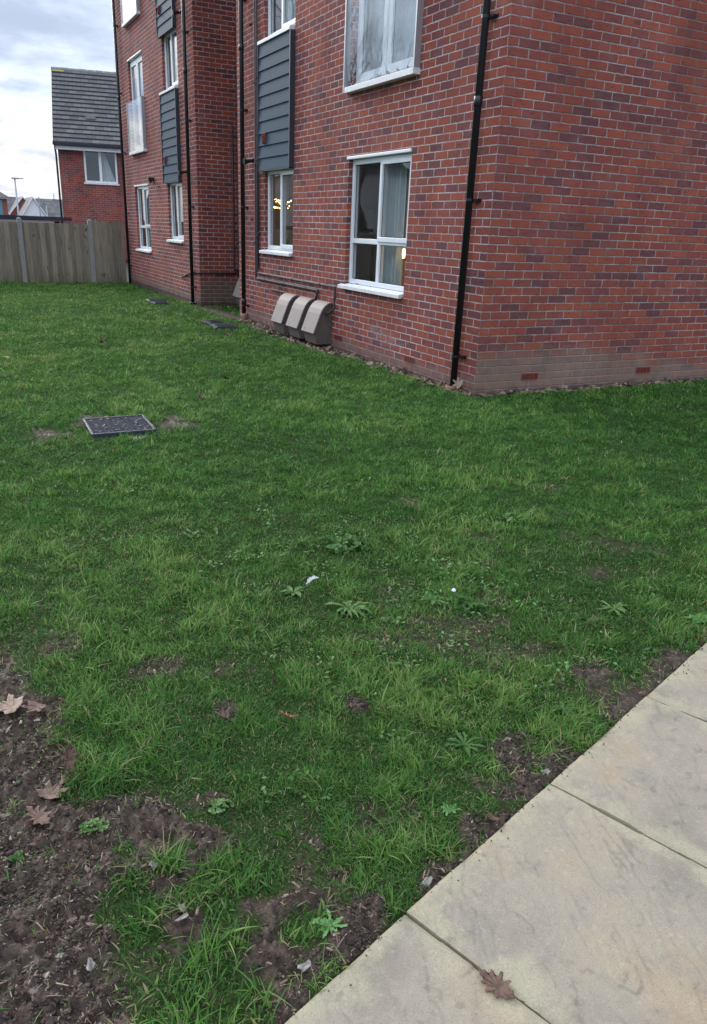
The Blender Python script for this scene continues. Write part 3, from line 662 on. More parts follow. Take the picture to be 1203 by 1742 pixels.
def window(y0, y1, z0, z1, style, sillproj=.055, head=True, juliet=False, label=None, room=None):
    sill_t = .055
    f, panes = win_frame(y0+.004, y1-.004, z0+(sill_t if not juliet else .03), z1-(.035 if head else .006), style)
    w = f.build('window', M_['upvc'], bld, bevel=.004)
    if label: w['label'] = label
    for a, b, c, d, xx in panes:
        g = MB(); g.box((xx, a-.004, c-.004), (xx+.006, b+.004, d+.004)); g.build('pane', M_['glass'], w)
        g = MB(); e = .006
        for (p, q, r_, s_) in ((a, b, c, c+e), (a, b, d-e, d), (a, a+e, c+e, d-e), (b-e, b, c+e, d-e)): g.box((xx-.004, p, r_), (xx-.0002, q, s_))
        g.build('glazing_gasket', M_['dark'], w)
    s = MB()
    if juliet: s.box((-.085, y0-.06, z0-.035), (.06, y1+.01, z0+.022))
    else:
        s.extrude_y([(-sillproj, z0-.012), (-sillproj, z0+.028), (.056, z0+.052), (.056, z0+.004), (-.01, z0+.002), (-.01, z0-.012)], y0+.012, y1+.085)
        # keep the ends clear of the brick reveal: horns sit proud of the wall face
    s.build('sill', M_['sillm'], w, bevel=.003)
    if head:
        h = MB(); h.box((-.018, y0+.003, z1-.032), (.053, y1+.02, z1-.003)); h.build('head_trim', M_['upvc'], w, bevel=.003)
    # room behind
    d = room or 2.8
    r = MB(); X0, X1 = .125, .125+d; ya, yb, za, zb = y0-(.35 if y1-y0 > 1.3 else .10), y1+(1.50 if z0 < 1 else (1.08 if z0 < 1.5 else .35)), max(z0-.75, -.1), z1+.12
    r.quad((X1, ya, za), (X1, yb, za), (X1, yb, zb), (X1, ya, zb)); r.quad((X0, ya, za), (X1, ya, za), (X1, ya, zb), (X0, ya, zb)); r.quad((X0, yb, za), (X1, yb, za), (X1, yb, zb), (X0, yb, zb))
    r.quad((X0, ya, zb), (X1, ya, zb), (X1, yb, zb), (X0, yb, zb)); r.quad((X0, ya, za), (X1, ya, za), (X1, yb, za), (X0, yb, za), mi=1)
    for (p, q, c, e) in ((ya, y0, za, zb), (y1, yb, za, zb), (y0, y1, za, z0), (y0, y1, z1, zb)):
        if q-p > .01 and e-c > .01: r.quad((X0, p, c), (X0, q, c), (X0, q, e), (X0, p, e))
    r.build('room', [M_['roomwall'], M_['roomfloor']], bld)
    if juliet:
        b = MB(); a, c, zb2, zt2 = y0-.055, y1+.07, z0+.03, z0+1.06
        b.box((-.062, a+.02, zb2), (-.050, c-.02, zt2)); gl = b.build('balcony_glass', M_['balglass' if y0 < 9 else 'glass'], bld)
        for yy in (a, c-.022):
            q = MB(); q.box((-.075, yy, z0-.03), (-.001, yy+.022, zt2+.004)); q.build('side_rail', M_['alu'], gl, bevel=.002)
    return w
window(*YW['big'], *ZG, 'four', label='four light ground floor window nearest the street')
window(*YW['small'], *ZT, 'two', head=True, label='two light ground floor window with a lit chandelier inside')
window(*YW['big'], *ZJ(1), 'door', head=True, juliet=True); window(*YW['big'], *ZJ(2), 'door', juliet=True)
window(*YW['small'], *ZS(1), 'two', sillproj=.075, head=False); window(*YW['small'], *ZS(2), 'two', sillproj=.075, head=False)
window(*YW['fbig'], .7501, ZG[1], 'four'); window(*YW['fsmall'], *ZT, 'two', head=True)
window(*YW['fbig'], *ZJ(1), 'door', juliet=True); window(*YW['fbig'], *ZJ(2), 'door', juliet=True)
window(*YW['fsmall'], *ZS(1), 'two', sillproj=.075, head=False); window(*YW['fsmall'], *ZS(2), 'two', sillproj=.075, head=False)
# grey weatherboard panels between the storeys
def cladding(y0, y1, z0, z1):
    n = 10; h = (z1-z0)/n; m = MB()
    for i in range(n):
        a = z0+i*h; m.extrude_y([(-.002, a), (-.068, a), (-.052, a+h+.0), (-.002, a+h)], y0+.032, y1-.012)
    c = m.build('cladding_panel', M_['clad'], bld)
    k = MB(); k.box((-.074, y0, z0-.004), (-.001, y0+.030, z1)); k.box((-.074, y1-.010, z0-.004), (-.001, y1, z1)); k.box((-.066, y0+.031, z0-.018), (-.001, y1-.011, z0-.002)); k.build('edge_trim', M_['cladtrim'], c)
    # small louvred vent
    v = MB(); vy, vz = y1-.30, z0+.36; 
    for j in range(5): v.extrude_y([(-.060, vz+.022*j), (-.092, vz+.022*j-.006), (-.094, vz+.022*j), (-.066, vz+.022*j+.014)], vy, vy+.085)
    v.box((-.088, vy-.010, vz-.014), (-.05, vy, vz+.118)); v.box((-.088, vy+.085, vz-.014), (-.05, vy+.095, vz+.118)); v.box((-.088, vy, vz+.106), (-.05, vy+.085, vz+.118))
    v.build('vent_grille', M_['terra'], c)
for f in (0, 1):
    cladding(4.598, 5.81, 2.200+FP*f, 3.805+FP*f); cladding(10.29, 11.49, 2.200+FP*f, 3.805+FP*f)

# downpipes
def downpipe(y, zbot, joints, brackets, label, lean=0.0, elbow=False):
    m = MB(); m.tube([(-.062, y, zbot), (-.062, y, ZTOP)], .034, 16); p = m.build('downpipe', M_['pipe'], bld, smooth=True); p['label'] = label
    for z in joints:
        c = MB(); c.tube([(-.062, y, z-.045), (-.062, y, z-.042), (-.062, y, z+.036), (-.062, y, z+.04)], [.035, .0395, .0395, .036], 16); c.build('socket', M_['pipe'], p, smooth=True)
    for z in brackets:
        c = MB(); c.tube([(-.062, y, z-.012), (-.062, y, z+.012)], .0375, 16); c.box((-.05, y-.085, z-.010), (-.002, y-.020, z+.010)); c.box((-.05, y+.020, z-.010), (-.002, y+.045, z+.010))
        c.box((-.012, y-.10, z-.013), (-.001, y-.06, z+.013)); c.build('pipe_bracket', M_['pipe'], p)
    return p
downpipe(.268, -.02, (2.53, 5.0), (3.17, 1.725, .30, 4.6), 'black downpipe nearest the street corner')
downpipe(6.53, .02, (.25, 3.9), (3.07, 1.70, .19, 4.5), 'black downpipe beside the recess')
downpipe(9.58, -.06, (4.0,), (4.6, 3.2, 1.72, .25), 'black downpipe left of the recess corner')
downpipe(15.46, -.14, (4.2,), (5.7, 4.3, 3.0, 1.6, .35), 'black downpipe on the far corner')
# thin condensate pipes on the long wall
def conduit(pts, r=.012, parent=bld, name='conduit'):
    P = [Vector(p) for p in pts]; out = [P[0]]
    for i in range(1, len(P)-1):
        a = (P[i-1]-P[i]).normalized(); b = (P[i+1]-P[i]).normalized(); q = .022
        for k in range(5):
            s = k/4; out.append((P[i]+a*q)*(1-s)**2+P[i]*2*s*(1-s)+(P[i]+b*q)*s*s)
    out.append(P[-1]); m = MB(); m.tube(out, r, 10); o = m.build(name, M_['cable'], parent, smooth=True)
    for i in range(len(P)-1):
        L = (P[i+1]-P[i]).length; k = int(L/1.1)
        dr = (P[i+1]-P[i]).normalized()
        for j in range(k+1):
            s = (j+.5)/(k+1); c = P[i].lerp(P[i+1], s); q = MB(); q.tube([c-dr*.016, c+dr*.016], r*1.35, 10); q.build('pipe_clip', M_['cable'], o, smooth=True)
    return o
conduit([(-.030, 5.965, 8.3), (-.030, 5.965, .735), (-.030, 3.13, .735), (-.030, 3.13, .47), (-.10, 3.18, .40), (-.10, 3.27, .395)], .013)
conduit([(-.030, 6.030, 8.3), (-.030, 6.030, .652), (-.030, 3.66, .652), (-.045, 3.70, .50)], .016)
conduit([(-.030, 5.90, 3.13), (-.030, 5.90, 2.9), (-.030, 5.90, .80)], .011)
conduit([(-.022, 5.40, .535), (-.022, 4.78, .530), (-.03, 4.70, .45)], .011)
# conduits in the recess and round the far corner
conduit([(.69, YF-.02, 3.15), (.69, YF-.02, .60), (.86, YF-.02, .60)], .015)
conduit([(.795, YF-.022, 8.3), (.795, YF-.022, .68), (.87, YF-.022, .68)], .015)
conduit([(.87, YF-.02, .535), (-.022, YF-.02, .535), (-.022, YF+.5, .52), (-.022, YF+1.27, .37)], .015)

# air bricks
def air_brick(o, ud, nd, name='air_brick'):
    m = MB(); ud = Vector((*ud, 0)); nd = Vector((*nd, 0)); o = Vector(o)
    def bx(a, b, c, d, e0, e1, mi=0):
        pts = [o+ud*u+Vector((0, 0, z))+nd*e for u in (a, b) for z in (c, d) for e in (e0, e1)]
        lo = [min(p[i] for p in pts) for i in range(3)]; hi = [max(p[i] for p in pts) for i in range(3)]; m.box(lo, hi, mi)
    bx(0, .210, 0, .065, .0012, .003, 1)
    bx(0, .210, 0, .008, .0032, .010); bx(0, .210, .057, .065, .0032, .010); bx(0, .010, .0082, .0568, .0032, .010); bx(.200, .210, .0082, .0568, .0032, .010)
    for k in range(4): bx(.0102, .1998, .015+k*.0118, .0202+k*.0118, .0032, .009)
    for k in range(1, 4): bx(.049*k, .049*k+.007, .0082, .0568, .0034, .0082)
    m.build(name, [M_['terra'], M_['dark']], bld)
air_brick((.570, 0, .080), (1, 0), (0, -1)); air_brick((2.145, 0, .080), (1, 0), (0, -1))
air_brick((0, 1.132, .080), (0, 1), (-1, 0)); air_brick((0, 2.932, .080), (0, 1), (-1, 0))

# meter boxes
def meter_box(y0, x0=0.0, w=.395, zb=.0):
    curve = [(0, .535), (-.035, .536), (-.075, .522), (-.115, .492), (-.150, .448), (-.180, .390), (-.275, .145)]
    th = .016; body = [(0, 0), (-.205, 0), (-.212, .006), (-.250, .150)]+[(x*.94-.0, z-.014) for x, z in curve[-2::-1]]
    body[-1] = (0, .52)
    m = MB(); m.extrude_y([(x0-.004+x, z+zb) for x, z in body], y0+.014, y0+w-.014); b = m.build('meter_box', M_['box'], bld, bevel=.004)
    inner = [(x+.014, z-.008) for x, z in curve]; inner[0] = (0, .519); inner[-1] = (-.259, .142)
    m = MB(); m.extrude_y([(x0-.0045+x, z+zb) for x, z in curve+inner[::-1]], y0, y0+w); m.build('lid', M_['lid'], b, bevel=.003)
    m = MB()
    for yy in (y0, y0+w-.012):
        rim = [(x, z) for x, z in curve]; inn = [(x*.90+.0, z-.030) for x, z in curve]; inn[0] = (0, .505); inn[-1] = (-.240, .152)
        m.extrude_y([(x0-.005+x, z+zb) for x, z in [(p[0]+.006, p[1]-.004) for p in rim]+inn[::-1]], yy+.0015, yy+.0105)
    m.build('lid_flange', M_['box'], b)
    m = MB(); c = Vector((x0-.262, y0+.30, .180+zb)); nrm = Vector((-.93, 0, .36)).normalized()
    m.tube([c-nrm*.01, c+nrm*.005], .008, 10); m.build('lock', M_['dark'], b)
    m = MB(); m.box((x0-.07, y0+.12, -.14+zb), (x0-.02, y0+.20, -.001+zb)); m.build('service_duct', M_['dark'], b)
for yy in (3.235, 3.785, 4.355): meter_box(yy)
meter_box(8.62, XR, zb=-.02)

# wall lights and overflow outlets
def wall_fitting(y, z, kind):
    m = MB()
    if kind == 'cone':
        m.tube([(-.001, y, z+.01), (-.03, y, z+.01)], .03, 14); m.tube([(-.03, y, z+.008), (-.09, y-.0, z-.008), (-.155, y, z-.02)], [.020, .030, .046], 14)
    else:
        m.box((-.03, y-.06, z-.055), (-.001, y+.05, z+.055)); m.box((-.13, y-.05, z-.025), (-.03, y+.03, z+.05)); m.tube([(-.08, y-.02, z-.026), (-.08, y-.02, z-.065)], .03, 12)
    o = m.build('outside_light', M_['pipe'], bld, bevel=.004); return o
wall_fitting(6.20, 2.35, 'cone'); wall_fitting(9.95, 2.34, 'cone'); wall_fitting(9.95, 4.97, 'cone'); wall_fitting(12.6, 2.29, 'box')
for z in (1.52, 4.15):
    m = MB(); m.tube([(-.001, 6.25, z), (-.02, 6.25, z)], .02, 12); m.tube([(-.02, 6.25, z), (-.035, 6.25, z-.01)], [.009, .012], 10); m.build('pipe_outlet', M_['cable'], bld)

# interiors
def curtain(y0, y1, z0, z1, x, label, mat='net', amp=.03, freq=11):
    n = 60; vs, fs = [], []
    for i in range(n+1):
        s = i/n; y = y0+(y1-y0)*s; xx = x+amp*math.sin(s*freq*math.pi)+.3*amp*math.sin(s*freq*2.3*math.pi+1)
        vs += [(xx, y, z0), (xx, y, z1)]
    fs = [(2*i, 2*i+2, 2*i+3, 2*i+1) for i in range(n)]
    m = MB(); m.add(vs, fs); o = m.build('curtain', M_[mat], None, smooth=True); tag(o, label, 'curtain', 'curtains behind the windows'); return o
curtain(1.96, 2.40, .30, 2.3, .24, 'pale curtain gathered at the right side of the large ground floor window', freq=9, amp=.035)
curtain(1.48, 2.90, 2.96, 4.95, .24, 'white net curtain behind the glass balcony nearest the street', freq=26, amp=.018)
curtain(1.48, 2.90, 2.96+FP, 4.95+FP, .24, 'white net curtain on the top floor nearest the street', freq=26, amp=.018)
curtain(4.66, 5.70, 3.80, 4.95, .26, 'white blind in the small upstairs window above the near grey panel', freq=24, amp=.012)
curtain(13.2, 14.5, 2.96, 4.95, .24, 'white net curtain behind the far glass balcony on the first floor', freq=26, amp=.018)
curtain(13.2, 14.5, 2.96+FP, 4.95+FP, .24, 'white net curtain behind the far glass balcony on the second floor', freq=26, amp=.018)
curtain(10.35, 11.38, 3.80, 4.95, .26, 'white blind in the far small upstairs window', freq=24, amp=.012)
curtain(13.2, 14.5, .5, 2.3, .30, 'white net curtain in the far four light ground floor window', freq=22, amp=.018)
curtain(10.35, 10.75, .8, 2.3, .30, 'pale curtain in the far two light ground floor window', freq=8, amp=.02)
t_ = thing('floor_lamp', 'dark standing floor lamp inside the four light ground floor window', 'lamp', (1.0, 4.08, 0))
m = MB(); m.tube([(0, 0, -.08), (0, 0, 1.5)], .018, 10); m.tube([(0, 0, -.08), (0, 0, -.05)], .14, 16); m.build('stand', M_['dark'], t_, smooth=False)
m = MB(); m.tube([(0, 0, 1.45), (0, 0, 1.70)], [.16, .11], 20, cap=False); m.build('lamp_shade', M_['roomwall'], t_, smooth=True)
t_ = thing('wall_lamp', 'small lit amber lamp at the right edge of the large ground floor window', 'lamp', (.20, 1.850, 1.15))
m = MB(); m.tube([(0, 0, 0), (0, 0, .06), (0, 0, .10)], [.010, .016, .008], 12); m.build('bulb', M_['bulb'], t_, smooth=True)
m = MB(); m.box((-.012, -.014, -.5), (.012, .010, 0)); m.build('stand', M_['woodint'], t_)
m = MB(); m.box((.013, -.016, -.5), (.022, .004, 1.0)); m.build('warm_lit_strip', M_['woodint'], t_)  # orange strip for the lamp-lit reveal, the warm light put into its colour
t_ = thing('chandelier', 'lit chandelier of small warm bulbs behind the two light ground floor window', 'lamp', (.40, 5.98, 1.77))
m = MB(); m.tube([(0, 0, .05), (0, 0, .45)], .006, 6); m.tube([(0, -.14, .0), (0, .14, 0)], .008, 6); m.tube([(-.14, 0, 0), (.14, 0, 0)], .008, 6); m.tube([(0, 0, 0), (0, 0, .06)], .02, 8); m.build('frame', M_['woodint'], t_)
for k in range(34):
    a = random.random()*math.tau; rr = .15*math.sqrt(random.random()); m = MB(); c = Vector((math.cos(a)*rr, math.sin(a)*rr, random.uniform(-.075, .06)))
    q = random.uniform(.004, .009); m.tube([c-Vector((0, 0, q)), c-Vector((0, 0, q*.5)), c+Vector((0, 0, q*.5)), c+Vector((0, 0, q))], [.002, q, q, .002], 6); m.build('bulb', M_['bulb'], t_, smooth=True)
t_ = thing('houseplant', 'leafy green houseplant on the ledge of the two light ground floor window', 'plant', (.22, 5.36, 1.11))
m = MB(); m.tube([(0, 0, 0), (0, 0, .07)], [.035, .045], 12); m.build('pot', M_['woodint'], t_)
m = MB()
for k in range(46):
    a = random.random()*math.tau; e = random.uniform(.1, 1.2); L = random.uniform(.06, .13); dr = Vector((math.cos(a)*math.cos(e)*.5, math.sin(a)*math.cos(e), math.sin(e)))
    s_ = Vector((-math.sin(a), math.cos(a), 0))*.012; b0 = Vector((0, 0, .06)); m.add([b0, b0+dr*L*.6+s_, b0+dr*L, b0+dr*L*.6-s_], [(0, 1, 2, 3)])
m.build('foliage', M_['green'], t_)

# ---------------------------------------------------------------- drainage at ground level
def collar(x, y, z, r, h, label, mat='terrapot'):
    t_ = thing('drain_collar', label, 'drain', (x, y, z))
    m = MB(); n = 24; prof = [(r*.80, 0), (r*.84, h*.5), (r, h*.62), (r, h), (r*.84, h), (r*.80, h*.6), (r*.74, .0)]
    vs = [(pr*math.cos(2*math.pi*i/n), pr*math.sin(2*math.pi*i/n), pz) for pr, pz in prof for i in range(n)]
    m.add(vs, [(j*n+i, j*n+(i+1) % n, (j+1)*n+(i+1) % n, (j+1)*n+i) for j in range(len(prof)-1) for i in range(n)]); m.build('clay_rim', M_[mat], t_, smooth=True)
    m = MB(); m.tube([(0, 0, .0), (0, 0, h*.45)], r*.74, 20); m.build('plug', M_['dark'], t_); return t_
collar(-.062, .268, -.075, .075, .085, 'round clay drain collar under the downpipe nearest the street corner')
collar(-.062, 6.53, -.10, .056, .16, 'pinkish clay drain sleeve under the downpipe beside the recess')
collar(-.062, 9.58, -.12, .060, .08, 'dark drain shoe under the downpipe left of the recess', 'pipe')
t_ = thing('drain_cover', 'black slotted drain grate set crooked in the worn patch of lawn', 'drain cover', (-3.476, -.277, -.022)); t_.rotation_euler = (R(.8), R(-.6), R(-1.5))
m = MB(); W2, H2 = .235, .242
m.box((-W2, -H2, -.035), (W2, -H2+.018, .010)); m.box((-W2, H2-.018, -.035), (W2, H2, .010)); m.box((-W2, -H2+.018, -.035), (-W2+.018, H2-.018, .010)); m.box((W2-.018, -H2+.018, -.035), (W2, H2-.018, .010)); m.build('rim', M_['rubber'], t_, bevel=.002)
m = MB(); nr = 9
for i in range(1, nr):
    xx = -W2+.018+(2*W2-.036)*i/nr; m.box((xx-.004, -H2+.018, -.022), (xx+.004, H2-.018, .0040))
for j in range(1, 22):
    yy = -H2+.018+(2*H2-.036)*j/22; m.box((-W2+.018, yy-.0036, -.020), (W2-.018, yy+.0036, .0055))
m.build('grate', simple('slate_grey_grate', (.050, .056, .070), .75, .2, .5, 45), t_)
m = MB(); m.box((-W2+.02, -H2+.02, -.020), (W2-.02, H2-.02, -.012)); m.build('silt', M_['stonebrown'], t_)
dr_ = random.Random(8); m = MB()
for k in range(60):
    a, b, c, q = dr_.uniform(-.2, .21), dr_.uniform(-.2, .2), dr_.uniform(0, 6.3), dr_.uniform(.006, .022); u_ = Vector((math.cos(c), math.sin(c), dr_.uniform(-.1, .3)))*q; v_ = Vector((-math.sin(c), math.cos(c), .1))*q*.4; p_ = Vector((a, b, .009))
    m.add([p_-u_, p_-v_, p_+u_, p_+v_], [(0, 1, 2, 3)])
m.build('leaf_scraps', M_['stonebrown'], t_)
def manhole(x, y, w, h, rot, label, tilt=0):
    t_ = thing('inspection_cover', label, 'drain cover', (x, y, gz(np.array(x), np.array(y))*1.0+.026)); t_.rotation_euler = (R(tilt), 0, rot)
    m = MB(); m.box((-w/2, -h/2, -.035), (w/2, h/2, .004)); m.build('cover_frame', M_['rubber'], t_, bevel=.004)
    m = MB(); m.box((-w/2+.03, -h/2+.03, .0045), (w/2-.03, h/2-.03, .016))
    for k in range(4): m.box((-w/2+.05, -h/2+.06+k*(h-.12)/4, .0165), (w/2-.05, -h/2+.075+k*(h-.12)/4, .021))
    m.build('lid', M_['rubber'], t_, bevel=.002)
manhole(-.66, 6.33, .28, .40, .1, 'low dark inspection cover, the further one before the recess'); manhole(-.66, 5.75, .38, .44, -.1, 'dark raised inspection cover nearest the meter boxes', 1.5)
manhole(-.60, 10.4, .40, .40, 0, 'dark inspection cover beside the far wall'); manhole(-.68, 9.78, .32, .32, .05, 'small dull green inspection cover sunk in the grass by the far wall')

# ---------------------------------------------------------------- fence
YFEN = 15.95
fen = thing('fence', 'weathered grey timber boundary fence with concrete posts', 'fence', (0, YFEN, -.17))
px = [-.90-1.70*k for k in range(0, 8)]
for k, x in enumerate(px):
    m = MB(); m.box((x-.055, -.05, -.2), (x+.055, .05, 1.57-.012*k)); m.add([(x-.055, -.05, 1.57-.012*k), (x+.055, -.05, 1.57-.012*k), (x+.055, .05, 1.57-.012*k), (x-.055, .05, 1.57-.012*k), (x, 0, 1.60-.012*k)], [(0, 1, 4), (1, 2, 4), (2, 3, 4), (3, 0, 4)])
    m.build('post', M_['concrete'], fen, bevel=.004)
spans = [(-.845, -.05)]+[(px[i+1]+.055, px[i]-.055) for i in range(7)]
for k, (a, b) in enumerate(spans):
    m = MB(); n = max(2, round((b-a)/.119)); bw = (b-a)/n; top = 1.57-.11*(k > 0)-.03*(k > 1)
    for i in range(n):
        x0 = a+i*bw; dz = random.uniform(-.006, .006); tp = top+dz+random.uniform(-.004, .004)
        m.add([(x0-.008, -.030, .02), (x0+bw, -.018, .02), (x0+bw, -.008, .02), (x0-.008, -.012, .02), (x0-.008, -.030, tp), (x0+bw, -.018, tp), (x0+bw, -.008, tp), (x0-.008, -.012, tp)],
              [(0,3,2,1),(4,5,6,7),(0,1,5,4),(1,2,6,5),(2,3,7,6),(3,0,4,7)])
    for z in (.25, .85, 1.4): m.box((a, 0, z), (b, .04, z+.075))
    m.box((a, -.014, -.14), (b, .014, .012)); m.build('fence_panel', M_['fence'], fen)

# ---------------------------------------------------------------- neighbouring house
YH = 27.0
hs = thing('brick_house', 'red brick house with grey tiled roof behind the fence', 'house', (.014, YH, -.5)); hs.rotation_euler = (0, 0, R(-10.8))
hw = [(.855, 2.05, 2.71+.5, 3.86+.5)]
m = MB(); wall_holes(m, (0, 0, 0), (1, 0), (0, -1), -.03, 7.5, 0, 4.45, hw, .08); wall_holes(m, (-.03, 0, 0), (0, 1), (-1, 0), 0, 6.4, 0, 4.45, [])
m.add([(-.03, 0, 4.45), (-.03, 6.4, 4.45), (-.03, 3.2, 7.25)], [(0, 1, 2)], [[(0, 4.45), (6.4, 4.45), (3.2, 7.3)]])
wall_holes(m, (7.5, 0, 0), (0, 1), (1, 0), 0, 6.4, 0, 4.45, []); wall_holes(m, (0, 6.4, 0), (1, 0), (0, 1), -.03, 7.5, 0, 4.45, []); m.build('wall', M_['brickH'], hs)
def roof_slope(m, x0, x1, y0, z0, y1, z1, n, thick=.03, sign=1):
    for i in range(n):
        a, b = i/n, (i+1)/n; ya, yb = y0+(y1-y0)*a, y0+(y1-y0)*b; za, zb = z0+(z1-z0)*a, z0+(z1-z0)*b
        m.quad((x0, ya, za+thick), (x1, ya, za+thick), (x1, yb, zb), (x0, yb, zb), [(x0, i+.01), (x1, i+.01), (x1, i+.99), (x0, i+.99)])
        m.quad((x0, ya, za-.004), (x1, ya, za-.004), (x1, ya, za+thick), (x0, ya, za+thick), [(x0, i+.5)]*4, 1)  # course edge coloured dark to draw the shadow line under each tile row
        m.quad((x0, ya, za-.05), (x0, yb, zb-.05), (x0, yb, zb), (x0, ya, za+thick), [(x0, i+.5)]*4, 1)
m = MB(); roof_slope(m, -.17, 7.7, -.25, 4.50, 3.20, 7.36, 17, .05); roof_slope(m, -.17, 7.7, 6.65, 4.50, 3.20, 7.36, 17, .05)
rf = m.build('roof', [M_['tile'], M_['felt_and_shade']], hs)
m = MB(); 
for k in range(24): m.tube([(-.18+k*.33, 3.20, 7.33+(.006 if k % 2 else 0)), (.14+k*.33, 3.20, 7.33+(.006 if k % 2 else 0))], .095, 12)
m.build('ridge_tiles', M_['ridge'], rf)
yo = lambda q: -.25+3.45*q; zo = lambda q: 4.50+2.86*q
qa, qb = 16.08/17, 16.85/17
m = MB(); m.quad((-.13, yo(qa), zo(qa)+.058), (.30, yo(qa), zo(qa)+.058), (.24, yo(qb), zo(qb)+.022), (-.12, yo(qb), zo(qb)+.022)); m.build('lichen_patch', M_['lichen'], rf)
m = MB(); yy, zq = yo(5.4/17), zo(5.4/17); m.box((1.02, yy-.04, zq+.03), (1.38, yy+.16, zq+.17)); m.build('roof_vent', M_['ridge'], rf, bevel=.01)
m = MB(); m.box((-.18, -.36, 4.40), (7.7, -.25, 4.52)); m.build('gutter', M_['felt_and_shade'], hs, bevel=.02)
m = MB(); m.box((-.10, -.245, 4.28), (7.6, -.19, 4.44)); m.box((-.10, -.19, 4.28), (7.6, -.002, 4.31)); m.build('fascia', M_['upvc'], hs)
m = MB(); m.tube([(-.12, -.22, 4.40), (-.10, -.10, 4.15), (-.10, -.06, 4.0), (-.10, -.06, 0)], .035, 10); m.build('downpipe', M_['pipe'], hs, smooth=True)
x0, x1, z0, z1 = hw[0]; m = MB()
for a, b, c, d_ in ((x0, x1, z0, z0+.07), (x0, x1, z1-.07, z1), (x0, x0+.07, z0+.07, z1-.07), (x1-.07, x1, z0+.07, z1-.07), ((x0+x1)/2-.06, (x0+x1)/2+.04, z0+.07, z1-.07)): m.box((a, .01, c), (b, .07, d_))
wn = m.build('window', M_['upvc'], hs, bevel=.006)
m = MB(); m.box((x0+.05, .045, z0+.05), (x1-.05, .052, z1-.05)); m.build('pane', M_['glass'], wn)
m = MB(); m.box((x0-.05, -.05, z0-.05), (x1+.05, .01, z0-.002)); m.build('sill', M_['sillm'], wn)
m = MB(); m.quad((x0, .6, z0-.2), (x1, .6, z0-.2), (x1, .6, z1+.1), (x0, .6, z1+.1)); m.build('room', M_['cladtrim'], hs)
m = MB(); n = 30; vs = []
for i in range(n+1):
    s = i/n; xx = x0+.62+.42*s; vs += [(xx-.10*math.sin(s*5), .16+.02*math.sin(s*30), z0), (xx-.30*s, .16+.02*math.sin(s*30), z1)]
m.add(vs, [(2*i, 2*i+2, 2*i+3, 2*i+1) for i in range(n)]); c_ = m.build('curtain', M_['net'], None); c_.location = (.014, YH, -.5); c_.rotation_euler = hs.rotation_euler; tag(c_, 'white draped curtain in the window of the house behind the fence', 'curtain', 'curtains behind the windows')

# flat roofed garage beyond the fence
ga = thing('garage', 'low white garage with flat dark roof behind the fence', 'garage', (0, 19.6, -.5))
m = MB(); m.box((-9.0, .12, 0), (-1.06, 5.0, 1.84)); m.build('wall', M_['white'], ga)
m = MB(); m.box((-9.2, 0, 1.855), (-.80, 5.2, 1.955)); m.build('flat_roof', M_['felt_and_shade'], ga)
m = MB(); m.box((-1.28, .07, 1.55), (-1.15, .115, 1.83)); m.box((-1.10, .07, 1.55), (-1.065, .115, 1.83)); m.build('panel_gap', M_['dark'], ga)

# distant houses
def gable_house(name, label, x0, x1, y, zb, zeave, zap, depth, wallm, frontgable=True, roofext=None, barge=True):
    t_ = thing(name, label, 'house', ((x0+x1)/2, y, zb)); c = (x0+x1)/2; hw_ = (x1-x0)/2
    m = MB(); m.add([(-hw_, 0, 0), (hw_, 0, 0), (hw_, 0, zeave-zb), (0, 0, zap-zb), (-hw_, 0, zeave-zb), (-hw_, depth, 0), (hw_, depth, 0), (hw_, depth, zeave-zb), (0, depth, zap-zb), (-hw_, depth, zeave-zb)],
        [(0, 1, 2, 3, 4), (9, 8, 7, 6, 5), (1, 6, 7, 2), (5, 0, 4, 9)]); m.build('wall', M_[wallm], t_)
    m = MB(); e = .18; k = (zap-zeave)/hw_
    m.add([(-hw_-e, -.1, zeave-zb-k*e+.06), (0, -.1, zap-zb+.06), (0, depth, zap-zb+.06), (-hw_-e, depth, zeave-zb-k*e+.06), (hw_+e, -.1, zeave-zb-k*e+.06), (hw_+e, depth, zeave-zb-k*e+.06)], [(0, 1, 2, 3), (1, 4, 5, 2)], [[(0, 0), (0, 10), (depth, 10), (depth, 0)], [(0, 10), (0, 0), (depth, 0), (depth, 10)]])
    m.build('roof', M_['tile'], t_)
    if barge:
        m = MB()
        for s in (-1, 1): m.add([(s*(hw_+e), -.13, zeave-zb-k*e+.08), (0, -.13, zap-zb+.08), (0, -.13, zap-zb-.03), (s*(hw_+e), -.13, zeave-zb-k*e-.03), (s*(hw_+e), -.101, zeave-zb-k*e+.08), (0, -.101, zap-zb+.08), (0, -.101, zap-zb-.03), (s*(hw_+e), -.101, zeave-zb-k*e-.03)], [(0, 1, 2, 3), (7, 6, 5, 4), (0, 4, 5, 1), (3, 2, 6, 7), (0, 3, 7, 4), (1, 5, 6, 2)])
        m.build('bargeboard', M_['upvc'], t_)
    return t_
gable_house('white_house', 'distant white rendered gable end with dark roof', 2.55, 4.40, 70, -1, 1.62, 2.96, 6, 'white')
